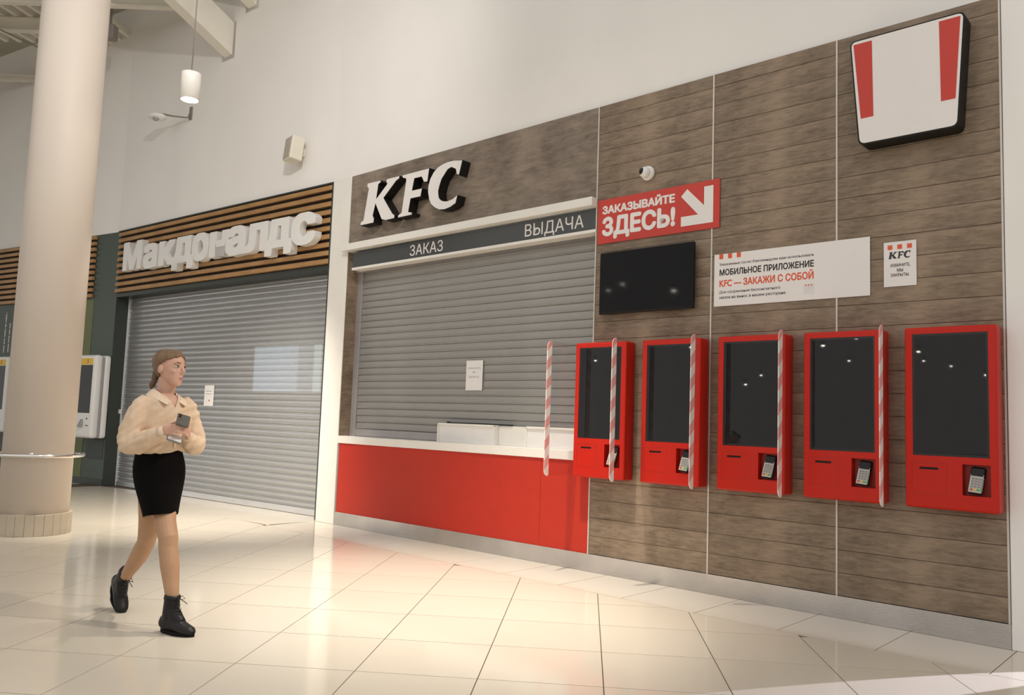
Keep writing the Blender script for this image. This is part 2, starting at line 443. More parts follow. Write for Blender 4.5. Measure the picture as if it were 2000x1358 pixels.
# ================================================================== SHOP FRONT THINGS
# ---- roller shutters
def slat_profile(kind):
    if kind == 'flat':
        return [(0, 0), (-.004, .003), (-.014, .006), (-.017, .010), (-.014, .014), (-.005, .0165), (-.004, .022), (-.0055, .05), (-.004, .078), (0, .0795)]
    return [(0, 0), (-.010, .004), (-.013, .011), (-.010, .018), (-.004, .022), (-.0085, .030), (-.0105, .045), (-.0085, .060), (-.003, .0665), (-.006, .071), (-.005, .077), (0, .0795)]
M_EDGE = mat('bare_slat_edge', (.70, .68, .65), .4, metal=.2)
def shutter(F, name, label, u0, u1, v, z0, z1, kind, m, rail_u, rail_w, mr):
    root = empty(name, label, 'shutter', None); F.put(root, 0, v, 0)
    pr = slat_profile(kind); s = bmesh.new()
    a = [s.verts.new((u0, y, z)) for y, z in pr]; b = [s.verts.new((u1, y, z)) for y, z in pr]
    for i in range(len(pr) - 1):
        f_ = s.faces.new((a[i], b[i], b[i + 1], a[i + 1]))
        if kind == 'flat' and 1 <= i <= 4: f_.material_index = 1
    a2 = [s.verts.new((u0, .004, z)) for z in (0, .0795)]; b2 = [s.verts.new((u1, .004, z)) for z in (0, .0795)]
    if m is not M_PERF: s.faces.new((a2[0], a2[1], b2[1], b2[0]))
    bmesh.ops.recalc_face_normals(s, faces=s.faces)
    me = None; z = z0 + .085; k = 0
    while z < z1 - .02:
        if me is None: o = obj('slat', s, m, root); me = o.data
        else: o = link(bpy.data.objects.new('slat', me), root)
        o.location = (0, random.uniform(-.0012, .0012), z); z += .0797; k += 1
    bot = bmesh.new(); bx(bot, u0, u1, -.022, .012, z0 + .004, z0 + .086, bev=.004, seg=1); obj('bottom_rail', bot, M_GALV if kind != 'flat' else M_RAIL, root)
    for (ru, rw) in rail_u:
        r_ = bmesh.new(); bx(r_, ru, ru + rw, -.03, .03, z0, z1, bev=.003, seg=1); bx(r_, ru + rw * .45, ru + rw * .55, -.036, -.028, z0, z1); obj('guide_rail', r_, mr, root)
    return root
sh1 = shutter(FK, 'roller_shutter', 'closed grey roller shutter above the red counter', .09, 3.66, -.185, 1.032, 3.03, 'flat', [M_SHUT, M_EDGE], [(.002, .095)], .09, M_RAIL)
sh2 = shutter(FM, 'roller_shutter', 'closed silver perforated roller shutter reaching down to the floor', -5.47, -.20, -.235, 0.0, 3.09, 'round', M_PERF, [(-5.485, .10)], .1, M_GALV)
bmh = bmesh.new(); bx(bmh, .0, 3.66, -.05, .02, 2.985, 3.03); obj('shutter_hood', bmh, M_RAIL, sh1)

# sheets of paper
def notice(F, u0, u1, z0, z1, v, label, lines, col=M_GPRINT, extra=None):
    n_ = obj('paper_notice', B(u0, u1, v, v + .0015, z0, z1), M_PAPER); F.put(n_); tag(n_, label, 'notice')
    for (s, a, b, c, d) in lines: obj('lettering', text_mesh(s, a, b, c, d, v + .0015, .0006), col, n_)
    if extra: extra(n_)
    return n_
notice(FK, 1.925, 2.165, 1.575, 1.885, -.1665, 'white paper notice taped to the grey shutter over the counter', [('ИЗВИНИТЕ,', 1.952, 2.138, 1.795, 1.812), ('МЫ', 2.02, 2.06, 1.755, 1.772), ('ЗАКРЫТЫ.', 1.965, 2.12, 1.705, 1.725)])
def red_mark(n_):
    for z in (1.545, 1.505): obj('grey_line', B(-2.95, -2.81, -.218, -.2174, z, z + .008), M_GPRINT, n_)
    obj('red_mark', B(-2.87, -2.845, -.2175, -.217, 1.40, 1.425), M_RPRINT, n_)
notice(FM, -2.99, -2.75, 1.335, 1.635, -.2195, 'white paper notice with a red mark taped to the silver shutter', [], extra=red_mark)
# small white switch boxes at the silver shutter's rail
for zz, lab in ((1.20, 'white shutter sensor box clipped on the guide rail at hip height'), (.60, 'tiny white contact block on the dark jamb near the floor')):
    s_ = bmesh.new(); wb(s_, -.02, .05 if zz > 1 else .02, 0, .03, -.035 if zz > 1 else -.02, .035 if zz > 1 else .02, bev=.004); wb(s_, -.008, .008, .03, .034, -.01, .01)
    o = obj('shutter_sensor', s_, M_WPLAS); FM.put(o, -5.40 if zz > 1 else -5.34, -.205 if zz > 1 else -.235, zz)
    if zz < 1: FM.put(o, -5.44, -.205, zz)
    tag(o, lab, 'sensor')
# lit boards inside the shop
lb = empty('menu_board', 'pale blue lit board glimpsed through the silver shutter', 'board'); FM.put(lb, 0, -.75, 0)
obj('board_frame', B(-2.60, -1.02, -.05, 0, 1.56, 2.25), M_WPLAS, lb)
obj('board_face', B(-2.58, -1.55, 0, .004, 1.58, 2.23), mat('board_blue', (.5, .62, .75), .5, emit=.7, ecol=(.62, .78, .95)), lb)
obj('board_side_face', B(-1.20, -1.04, 0, .004, 1.58, 2.23), mat('board_mint', (.6, .75, .75), .5, emit=.8, ecol=(.75, .93, .93)), lb)
obj('board_grey_face', B(-1.54, -1.21, 0, .004, 1.58, 2.23), mat('board_grey', (.4, .45, .5), .5, emit=.35, ecol=(.62, .70, .80)), lb)

# ---- counter
ct = empty('service_counter', 'long red fronted service counter with a white top', 'counter'); FK.put(ct)
obj('counter_top', B(.0, 3.676, -.165, .012, .946, 1.030, bev=.004), W_TRIM, ct)
obj('front_panel', B(.022, 3.118, -.16, -.003, .150, .946), M_RED, ct)
obj('front_panel', B(3.121, 3.676, -.16, -.003, .150, .946), M_RED, ct)
obj('shadow_gap', B(.003, .022, -.16, -.012, .150, .946), M_STEEL, ct)
# white display boxes on the counter
for (a, b, lab) in ((1.605, 2.435, 'white framed display box on the counter below the paper notice'), (2.835, 3.60, 'white framed display box on the counter next to the red kiosk')):
    d_ = empty('display_box', lab, 'box'); FK.put(d_)
    fb = bmesh.new(); wb(fb, a, b, -.158, -.10, 1.031, 1.228); obj('box_body', fb, M_WPLAS, d_)
    fr = bmesh.new(); w_ = .018
    wb(fr, a, a + w_, -.10, -.085, 1.031, 1.228); wb(fr, b - w_, b, -.10, -.085, 1.031, 1.228); wb(fr, a, b, -.10, -.085, 1.228 - w_, 1.228); obj('box_frame', fr, W_TRIM, d_)
mid = FK.put(obj('divider_board', B(2.437, 2.833, -.159, -.145, 1.031, 1.222, bev=.003), W_TRIM)); tag(mid, 'plain white board between the two display boxes on the counter', 'board')
bt = bmesh.new(); wb(bt, 1.72, 2.62, -.156, -.128, 1.2285, 1.238, bev=.003); wb(bt, 1.70, 1.73, -.156, -.13, 1.2285, 1.245)
tag(FK.put(obj('cash_drawer_lid', bt, M_BLACK)), 'thin black lid lying on top of the white display box', 'lid')

# ---- header sign with order / pick up
hs = empty('header_sign', 'long graphite header sign with white order and pick up lettering', 'sign'); FK.put(hs)
obj('sign_face', B(.105, 3.682, -.12, .002, 3.020, 3.198), M_BAND, hs)
obj('lower_trim', B(.100, 3.682, -.12, .010, 2.992, 3.020), W_TRIM, hs)
obj('lettering', text_mesh('ЗАКАЗ', 1.135, 1.665, 3.050, 3.172, .002, .002), M_WPRINT, hs)
obj('lettering', text_mesh('ВЫДАЧА', 2.828, 3.540, 3.030, 3.175, .002, .002), M_WPRINT, hs)

# ---- three channel letters
KFC = {
 'K': [(.463, 3.963), (.705, 3.957), (.713, 3.933), (.667, 3.915), (.639, 3.747), (.824, 3.892), (.801, 3.927), (.819, 3.954), (1.036, 3.951), (1.034, 3.921), (.981, 3.9), (.775, 3.739), (.943, 3.536), (.983, 3.513), (.98, 3.475), (.829, 3.471), (.754, 3.494), (.63, 3.696), (.592, 3.561), (.616, 3.527), (.613, 3.474), (.369, 3.472), (.373, 3.512), (.421, 3.532), (.49, 3.891), (.462, 3.918)],
 'F': [(1.086, 3.949), (1.528, 3.949), (1.508, 3.798), (1.450, 3.805), (1.41, 3.871), (1.292, 3.873), (1.262, 3.746), (1.426, 3.745), (1.407, 3.654), (1.243, 3.655), (1.215, 3.515), (1.28, 3.500), (1.274, 3.471), (1.037, 3.470), (1.047, 3.503), (1.098, 3.522), (1.151, 3.868), (1.150, 3.895), (1.089, 3.915)],
 'C': [(2.037, 3.940), (1.993, 3.788), (1.958, 3.798), (1.939, 3.86), (1.872, 3.892), (1.82, 3.880), (1.782, 3.842), (1.73, 3.79), (1.702, 3.724), (1.687, 3.67), (1.693, 3.625), (1.705, 3.59), (1.74, 3.562), (1.79, 3.545), (1.835, 3.540), (1.91, 3.550), (1.985, 3.580), (1.960, 3.495), (1.88, 3.465), (1.794, 3.453), (1.71, 3.462), (1.64, 3.495), (1.58, 3.54), (1.545, 3.60), (1.521, 3.687), (1.525, 3.755), (1.55, 3.827), (1.60, 3.890), (1.66, 3.930), (1.73, 3.952), (1.81, 3.963), (1.91, 3.962)]}
kl = empty('channel_letter_sign', 'three thick slanted white letters with black sides on the wooden fascia', 'sign'); FK.put(kl)
for ch, poly in KFC.items():
    L = obj('letter', prism(bmesh.new(), poly, -.118, -.002), M_BLACK, kl)
    c_ = Vector((sum(p[0] for p in poly) / len(poly), sum(p[1] for p in poly) / len(poly)))
    # face plate slightly inside the black edge
    n = len(poly); ins = []
    area = sum(poly[i][0] * poly[(i + 1) % n][1] - poly[(i + 1) % n][0] * poly[i][1] for i in range(n))
    sg = 1 if area > 0 else -1
    for i in range(n):
        p, q, r_ = (Vector(poly[i - 1]), Vector(poly[i]), Vector(poly[(i + 1) % n])); d1 = (q - p).normalized(); d2 = (r_ - q).normalized()
        n1 = Vector((-d1.y, d1.x)) * sg; n2 = Vector((-d2.y, d2.x)) * sg
        ins.append(tuple(q + (n1 + n2) * (.005 / max(1 + n1.dot(n2), .5))))
    obj('letter_face', prism(bmesh.new(), ins, -.122, -.116), M_WPRINT, L)

# ---- wooden slat sign of the green shop
ss = empty('slat_sign_panel', 'dark sign panel with oak slats above the silver shutter', 'sign panel'); FM.put(ss)
obj('sign_backing', B(-5.38, .0, -.004, .006, 3.12, ZT - .004), M_DARKGAP, ss)
fr = bmesh.new(); wb(fr, -5.40, .0, 0, .05, ZT - .022, ZT - .002); wb(fr, -.022, .0, 0, .05, 3.06, ZT - .02); obj('sign_edge_frame', fr, M_DGREEN, ss)
sl = bmesh.new(); wb(sl, -5.385, -.03, .006, .048, -.029, .029, bev=.002, seg=1); sme = None
for k in range(10):
    if sme is None: o = obj('oak_slat', sl, M_SLATWOOD, ss); sme = o.data
    else: o = link(bpy.data.objects.new('oak_slat', sme), ss)
    o.location = (0, 0, 4.088 - k * .1032)
s2 = empty('slat_sign_panel', 'shorter oak slat panel on the green wall behind the column', 'sign panel'); FN.put(s2)
obj('sign_backing', B(-6.5, -.66, -.002, .006, 3.09, 4.13), M_DARKGAP, s2)
sl = bmesh.new(); wb(sl, -6.5, -.645, .006, .048, -.029, .029, bev=.002, seg=1); sme = None
for k in range(11):
    if sme is None: o = obj('oak_slat', sl, M_SLATWOOD, s2); sme = o.data
    else: o = link(bpy.data.objects.new('oak_slat', sme), s2)
    o.location = (0, 0, 4.10 - k * .0985)
LT = [('М', -4.975, -4.405, 3.428, 3.885), ('а', -4.345, -3.935, 3.405, 3.798), ('к', -3.885, -3.43, 3.41, 3.788), ('д', -3.50, -2.93, 3.312, 3.80), ('о', -2.965, -2.545, 3.392, 3.802),
      ('н', -2.515, -2.05, 3.408, 3.775), ('а', -2.10, -1.655, 3.386, 3.798), ('л', -1.665, -1.165, 3.392, 3.782), ('д', -1.205, -.645, 3.302, 3.782), ('с', -.66, -.175, 3.378, 3.795)]
mk = empty('lettering_sign', 'ten thick white rounded letters mounted on the oak slats', 'sign'); FM.put(mk)
for (ch, a, b, c, d) in LT:
    obj('letter', text_mesh(ch, a, b, c, d, .049, depth=.105, bold=.052, step=.003, square=True), M_WPLAS, mk)

# ---- red arrow sign
ra = empty('arrow_sign', 'red order here sign with white words and a white arrow', 'sign'); FK.put(ra)
obj('sign_panel', B(3.705, 4.906, .0042, .012, 2.873, 3.272), M_RPRINT, ra)
obj('lettering', text_mesh('ЗАКАЗЫВАЙТЕ', 3.755, 4.497, 3.137, 3.232, .012, .002, bold=.05), M_WPRINT, ra)
obj('lettering', text_mesh('ЗДЕСЬ!', 3.756, 4.502, 2.905, 3.112, .012, .002, bold=.05), M_WPRINT, ra)
obj('arrow', prism(bmesh.new(), [(4.612, 3.230), (4.768, 3.072), (4.768, 3.226), (4.850, 3.226), (4.850, 2.922), (4.557, 2.922), (4.557, 3.003), (4.715, 3.003), (4.555, 3.175)], -.0142, -.0118), M_WPRINT, ra)

# ---- television
tv = empty('wall_television', 'switched off black flat television on the plank wall', 'television'); FK.put(tv)
obj('wall_bracket', B(4.1, 4.4, .002, .04, 2.35, 2.65), M_BLACK, tv)
obj('tv_case', B(3.79, 4.715, .04, .078, 2.228, 2.772, bev=.006), M_BLACK, tv)
obj('tv_screen', B(3.80, 4.705, .0772, .0795, 2.243, 2.762), M_TVGLASS, tv)

# ---- mobile app banner and closed poster
bn = empty('app_banner', 'wide white mobile app banner on the plank wall', 'banner'); FK.put(bn)
obj('banner_sheet', B(4.865, 6.067, .0042, .0075, 2.235, 2.652), M_WPRINT, bn)
for a in (4.908, 4.983, 5.058): obj('red_square', B(a, a + .034, .0075, .0082, 2.612, 2.6515), M_OPRINT, bn)
T = lambda s, a, b, c, d, m_, bo=0.: obj('lettering', text_mesh(s, a, b, c, d, .0075, .0007, bold=bo), m_, bn)
T('Уважаемые гости! Рекомендуем вам использовать', 4.911, 5.670, 2.553, 2.579, M_KPRINT, .014)
T('МОБИЛЬНОЕ ПРИЛОЖЕНИЕ', 4.912, 5.670, 2.478, 2.530, M_KPRINT, .035)
T('KFC — ЗАКАЖИ С СОБОЙ', 4.912, 5.668, 2.388, 2.461, M_OPRINT, .035)
T('Для оформления бесконтактного', 4.911, 5.414, 2.330, 2.357, M_KPRINT, .014)
T('заказа на вынос в нашем ресторане', 4.911, 5.455, 2.287, 2.311, M_KPRINT, .014)
ic = bmesh.new(); wb(ic, 5.594, 5.672, .0075, .0084, 2.280, 2.350, bev=.0003, seg=1); ico = obj('app_icon', ic, mat('icon_grey', (.72, .69, .68), .5), bn)
for a in (5.604, 5.626, 5.648): obj('icon_square', B(a, a + .011, .0084, .0088, 2.340, 2.350), M_OPRINT, ico)
po = empty('closed_poster', 'small white closed poster with three red squares', 'poster'); FK.put(po)
obj('poster_sheet', B(6.159, 6.370, .0042, .006, 2.284, 2.594), M_WPRINT, po)
for a in (6.185, 6.248, 6.311): obj('red_square', B(a, a + .031, .006, .0066, 2.541, 2.573), M_OPRINT, po)
kf = []
for ch, poly in KFC.items():
    obj('lettering', prism(bmesh.new(), [(6.189 + (x - .369) / 1.668 * .145, 2.475 + (z - 3.453) / .51 * .050) for x, z in poly], -.0066, -.0059), M_KPRINT, po)
for (s, a, b, c, d) in (('ИЗВИНИТЕ,', 6.204, 6.330, 2.416, 2.442), ('МЫ', 6.245, 6.285, 2.384, 2.408), ('ЗАКРЫТЫ.', 6.203, 6.325, 2.352, 2.375)):
    obj('lettering', text_mesh(s, a, b, c, d, .006, .0006, bold=.02), M_KPRINT, po)

# ---- bucket shaped light box (blank face, two red stripes)
def rpoly(P, r, seg=5):
    out = []; n = len(P)
    for i in range(n):
        p, q, s = Vector(P[i - 1]), Vector(P[i]), Vector(P[(i + 1) % n]); a = (p - q).normalized(); b = (s - q).normalized()
        for k in range(seg + 1):
            t = k / seg; A = q + a * r; C = q + b * r; out.append(tuple(A * (1 - t) ** 2 + q * 2 * t * (1 - t) + C * t * t))
    return out
bk = empty('light_box_sign', 'tapered white light box sign with two red stripes and black sides', 'sign'); FK.put(bk)
BP = [(5.980, 4.037), (6.720, 4.037), (6.672, 3.272), (6.040, 3.272)]
obj('box_body', prism(bmesh.new(), rpoly(BP, .045), -.148, -.004), M_BLACK, bk)
obj('box_face', prism(bmesh.new(), rpoly([(5.991, 4.027), (6.709, 4.027), (6.662, 3.283), (6.050, 3.283)], .038), -.152, -.147), M_WPRINT, bk)
for q in ([(6.008, 4.006), (6.133, 4.006), (6.142, 3.461), (6.057, 3.461)], [(6.563, 4.009), (6.692, 4.009), (6.657, 3.463), (6.570, 3.463)]):
    obj('red_stripe', prism(bmesh.new(), q, -.1535, -.1515), M_RPRINT, bk)

# ---- dome camera
dc = empty('dome_camera', 'small white dome camera with a dark lens above the red sign', 'camera'); FK.put(dc, 4.228, .004, 3.432)
obj('camera_base', lathe(bmesh.new(), [(.0, 0), (.062, 0), (.064, -.012), (.060, -.03), (.05, -.036), (0, -.036)], 32, axis='y'), M_WPLAS, dc)
bl = bmesh.new(); bmesh.ops.create_uvsphere(bl, u_segments=24, v_segments=16, radius=.050); bl.transform(Matrix.Translation((-.006, -.045, 0)))
obj('camera_ball', bl, M_WPLAS, dc, smooth=True)
bl = bmesh.new(); bmesh.ops.create_uvsphere(bl, u_segments=24, v_segments=16, radius=.034); bl.transform(Matrix.Translation((-.016, -.066, .004)))
obj('camera_lens', bl, M_SCREEN, dc, smooth=True)

# ---- red ordering kiosks
def kiosk_body():
    b = bmesh.new(); bx(b, 0, .538, -.142, -.004, .815, 1.978, bev=.014, seg=3); o = obj('tmp', b, M_KRED)
    c = bmesh.new(); bx(c, .336, .494, -.20, -.085, .914, 1.106); bx(c, .049, .490, -.20, -.134, 1.150, 1.934); bx(c, .088, .198, -.20, -.128, 1.062, 1.077); co = obj('tmp2', c, None)
    m = o.modifiers.new('b', 'BOOLEAN'); m.operation = 'DIFFERENCE'; m.object = co; m.solver = 'EXACT'
    me = bake(o); bpy.data.objects.remove(o); bpy.data.objects.remove(co); me.materials.clear(); me.materials.append(M_KRED); return me
KB = kiosk_body()
proto = {}
def kiosk(u, lab):
    k = empty('ordering_kiosk', lab, 'kiosk', 'red kiosks along the plank wall'); FK.put(k, u, 0, 0)
    def part(name, fn, m, par):
        if name not in proto:
            o = obj(name.split('|')[0], fn(), m, par); proto[name] = o.data
        else: o = link(bpy.data.objects.new(name.split('|')[0], proto[name]), par)
        return o
    link(bpy.data.objects.new('kiosk_body', KB), k)
    s = part('screen_bezel', lambda: bx(bmesh.new(), .0495, .4895, -.139, -.1335, 1.1505, 1.9335), M_BEZEL, k)
    part('screen_glass', lambda: bx(bmesh.new(), .063, .476, -.1402, -.1388, 1.166, 1.920), M_SCREEN, s)
    def door():
        b = bmesh.new()
        for (a, c, d, e) in ((.043, .0455, .905, 1.103), (.2445, .247, .905, 1.103), (.043, .247, .905, .9075), (.043, .247, 1.1005, 1.103)): bx(b, a, c, -.1425, -.1415, d, e)
        return b
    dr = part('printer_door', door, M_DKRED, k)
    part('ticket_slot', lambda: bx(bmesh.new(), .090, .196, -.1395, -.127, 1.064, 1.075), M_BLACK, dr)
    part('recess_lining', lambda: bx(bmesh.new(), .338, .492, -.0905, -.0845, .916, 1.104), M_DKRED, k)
    TM = Matrix.Translation((.413, -.118, 1.008)) @ Matrix.Rotation(R(5), 4, 'Y') @ Matrix.Rotation(R(-18), 4, 'X') @ Matrix.Diagonal((1.12, 1.1, 1.1, 1))
    t = part('card_terminal', lambda: bx(bmesh.new(), -.037, .037, -.016, .014, -.078, .078, bev=.010, seg=2, M=TM), M_BLACK, k)
    part('terminal_face', lambda: bx(bmesh.new(), -.033, .033, -.018, -.012, -.072, .034, bev=.002, seg=1, M=TM), M_TERM, t)
    part('terminal_screen', lambda: bx(bmesh.new(), -.030, .030, -.0185, -.012, .022, .066, M=TM), M_SCREEN, t)
    def keys(rows, cols, z0, cols_only=None):
        b = bmesh.new()
        for r_ in range(rows):
            for c_ in (cols_only if cols_only is not None else range(cols)):
                x = -.024 + c_ * .0165; z = z0 - r_ * .0155; bx(b, x, x + .012, -.0205, -.0175, z, z + .010, M=TM)
        return b
    part('keypad', lambda: keys(4, 4, .002), M_KEY, t)
    part('red_key', lambda: keys(1, 1, -.062, [0]), M_KEYR, t); part('yellow_key', lambda: keys(1, 1, -.062, [1]), M_KEYY, t); part('green_key', lambda: keys(1, 1, -.062, [2, 3]), M_KEYG, t)
    part('wall_mount', lambda: bx(bmesh.new(), .04, .498, -.006, .0, .86, 1.93), M_BLACK, k)
    return k
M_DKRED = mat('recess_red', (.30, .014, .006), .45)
for u, lab in ((3.596, 'red ordering kiosk overlapping the end of the red counter'), (4.290, 'red ordering kiosk second along from the red counter, under the television'),
               (4.978, 'red ordering kiosk third along from the red counter, in the middle of the row'), (5.650, 'red ordering kiosk fourth along from the red counter, beneath the wide banner'), (6.329, 'red ordering kiosk at the end of the row beside the bare white wall')):
    kiosk(u, lab)
# ---- acrylic dividers with striped tape
def divider(u, v1, lab):
    d = empty('acrylic_divider', lab, 'divider', 'acrylic dividers between the kiosks'); FK.put(d, u, 0, 0)
    r_ = .055; z0, z1 = .82, 1.975
    def outline(v0, v1_, zz0, zz1):
        P = [(-v0, zz0)] + [(-(v1_ - r_ + r_ * math.sin(a)), zz0 + r_ - r_ * math.cos(a)) for a in [math.pi / 2 * k / 6 for k in range(7)]]
        P += [(-(v1_ - r_ + r_ * math.cos(a)), zz1 - r_ + r_ * math.sin(a)) for a in [math.pi / 2 * k / 6 for k in range(7)]] + [(-v0, zz1)]
        return P
    b = bmesh.new(); P = outline(.005, v1, z0, z1)
    A = [b.verts.new((-.002, y, z)) for y, z in P]; C = [b.verts.new((.002, y, z)) for y, z in P]
    b.faces.new(A); b.faces.new(list(reversed(C)))
    for i in range(len(P)): b.faces.new((A[i], C[i], C[(i + 1) % len(P)], A[(i + 1) % len(P)]))
    bmesh.ops.recalc_face_normals(b, faces=b.faces); obj('clear_panel', b, M_ACRYL, d)
    b = bmesh.new(); O = outline(v1 - .055, v1 + .0012, z0 - .0012, z1 + .0012)[1:-1]
    I = [(min(y + .055, -(v1 - .06)), min(max(z, z0 + .0), z1)) for y, z in O]
    for x in (-.0032, .0032):
        a = [b.verts.new((x, y, z)) for y, z in O]; c = [b.verts.new((x, -(v1 - .058), z)) for y, z in O]
        for i in range(len(O) - 1): b.faces.new((a[i], a[i + 1], c[i + 1], c[i]))
    b.verts.ensure_lookup_table(); n = len(O)
    for i in range(n - 1): b.faces.new((b.verts[i], b.verts[i + 1], b.verts[2 * n + i + 1], b.verts[2 * n + i]))
    bmesh.ops.recalc_face_normals(b, faces=b.faces); obj('striped_tape', b, M_TAPE, d)
for u, lab in ((3.532, 'clear divider with striped tape standing out beside the red counter'), (4.208, 'clear divider with striped tape between the first two kiosks by the counter'), (4.922, 'clear divider with striped tape between the second and third kiosk from the counter'),
          (5.604, 'clear divider with striped tape between the third and fourth kiosk from the counter'), (6.272, 'clear divider with white tape just before the end kiosk')):
    divider(u, .45, lab)

# ---- white kiosks on the green wall
def white_kiosk(u, lab):
    k = empty('white_kiosk', lab, 'kiosk', 'white kiosks on the green wall'); FN.put(k, u, 0, 0)
    obj('kiosk_front', bx(bmesh.new(), -.60, 0, -.275, -.150, .76, 2.095, bev=.045, seg=4), M_WPLAS, k)
    obj('kiosk_core', bx(bmesh.new(), -.585, -.012, -.165, -.105, .79, 2.07, bev=.02, seg=2), M_GREYP, k)
    obj('kiosk_back', bx(bmesh.new(), -.60, 0, -.118, -.004, .76, 2.095, bev=.045, seg=4), M_WPLAS, k)
    obj('screen_glass', bx(bmesh.new(), -.53, -.075, -.2775, -.270, 1.16, 1.93), M_SCREEN, k)
    h = obj('yellow_header', bx(bmesh.new(), -.53, -.075, -.278, -.270, 1.935, 2.04), M_YELLOW, k)
    obj('header_lettering', text_mesh('5', -.235, -.195, 1.955, 2.02, .278, .001, bold=.03), M_RPRINT, h)
    TM = Matrix.Translation((-.27, -.29, 1.0)) @ Matrix.Rotation(R(-25), 4, 'X')
    obj('card_terminal', bx(bmesh.new(), -.04, .04, -.012, .012, -.07, .07, bev=.006, M=TM), M_GREYP, k)
    obj('ticket_slot', bx(bmesh.new(), -.16, -.09, -.2765, -.272, .955, .968), M_BLACK, k)
    obj('scanner_eye', bx(bmesh.new(), -.15, -.12, -.2765, -.272, 1.06, 1.085), M_BLACK, k)
white_kiosk(0.02, 'white rounded ordering kiosk with yellow header next to the silver shutter'); white_kiosk(-2.60, 'white rounded ordering kiosk on the green wall on the far side of the column')
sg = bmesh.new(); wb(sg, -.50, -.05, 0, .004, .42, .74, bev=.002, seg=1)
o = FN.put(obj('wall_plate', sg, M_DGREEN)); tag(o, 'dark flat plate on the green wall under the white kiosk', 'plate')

# ---- column
cx, cy, cr = -4.73, 8.385, .318
col = struct(obj('column', lathe(bmesh.new(), [(cr, .0), (cr, ZC)], 64), M_COLUMN)); col.location = (cx, cy, 0)
nt2 = 26
tm = bmesh.new(); da = 2 * math.pi / nt2; hw = math.tan(da / 2) * (cr + .026) - .0012
bx(tm, cr - .01, cr + .028, -hw, hw, .001, .205, bev=.002, seg=1); tme = None
for k in range(nt2):
    if tme is None: o = obj('collar_tile', tm, M_COLLAR, col); tme = o.data
    else: o = link(bpy.data.objects.new('collar_tile', tme), col)
    o.rotation_euler = (0, 0, da * (k + .3))
rg = empty('guard_ring', 'polished chrome guard ring around the white column', 'ring'); rg.location = (cx, cy, .775)
t_ = bmesh.new(); n = 64
tube(t_, [(.405 * math.cos(2 * math.pi * k / n), .405 * math.sin(2 * math.pi * k / n), 0) for k in range(n + 1)], .019, 12, cap=False, up=(0, 0, 1))
obj('ring_tube', t_, M_CHROME, rg)
for k in range(4):
    a = k * math.pi / 2 - 1.25; b = bmesh.new(); tube(b, [(.315 * math.cos(a), .315 * math.sin(a), 0), (.40 * math.cos(a), .40 * math.sin(a), 0)], .012, 10)
    lathe(b, [(.0, 0), (.028, 0), (.028, .008), (0, .008)], 16, axis='x'); bb = obj('ring_bracket', bmesh.new(), M_CHROME, rg)
    b.free(); b = bmesh.new(); tube(b, [(.314, 0, 0), (.40, 0, 0)], .012, 10); lathe(b, [(0, .316), (.028, .316), (.028, .324), (0, .324)], 16, axis='x'); b.to_mesh(bb.data); b.free(); bb.rotation_euler = (0, 0, a)

# ---- wall loudspeaker
sp = empty('wall_loudspeaker', 'small cream loudspeaker mounted on the white wall above the oak slats', 'loudspeaker'); FM.put(sp, -.66, .052, 4.635); sp.rotation_euler = (R(-6), 0, FM.a - R(14))
obj('speaker_case', bx(bmesh.new(), -.115, .115, -.20, -.03, -.155, .155, bev=.015, seg=2), M_CREAM, sp)
obj('speaker_grille', bx(bmesh.new(), -.098, .098, -.208, -.19, -.135, .14, bev=.006), M_GRILLE, sp)
obj('speaker_mount', bx(bmesh.new(), -.03, .03, -.05, .03, -.05, .05), M_CREAM, sp)

# ---- camera on an L shaped wall arm
wc = empty('arm_camera', 'white oval camera hanging on a thin wall arm below the pendant lamp', 'camera'); FM.put(wc, -3.47, .0215, 5.73)
b = bmesh.new(); bx(b, -.03, .03, -.02, 0, -.08, .12); tube(b, [(0, -.01, .06), (0, -.04, -.02), (0, -.05, -.06), (-.2, -.20, -.04), (-.42, -.32, .02)], .012, 8); obj('wall_arm', b, M_CABLE, wc)
b = bmesh.new(); bmesh.ops.create_uvsphere(b, u_segments=24, v_segments=12, radius=1); b.transform(Matrix.Translation((-.40, -.32, -.05)) @ Matrix.Diagonal((.15, .13, .055, 1))); obj('camera_shell', b, M_WPLAS, wc, smooth=True)
b = bmesh.new(); bmesh.ops.create_uvsphere(b, u_segments=16, v_segments=10, radius=.05); b.transform(Matrix.Translation((-.36, -.36, -.085))); obj('camera_eye', b, M_GREYP, wc, smooth=True)

# ---- small floodlight under the roof beam beside the column
fd = empty('beam_floodlight', 'small dark floodlight fixed under the roof beam behind the column', 'floodlight'); fd.location = (-6.42, 12.35, 7.25)
obj('light_case', bx(bmesh.new(), -.10, .10, -.08, .08, -.30, -.08, bev=.01), M_CABLE, fd); obj('light_bracket', bx(bmesh.new(), -.015, .015, -.02, .02, -.08, .36), M_CABLE, fd)

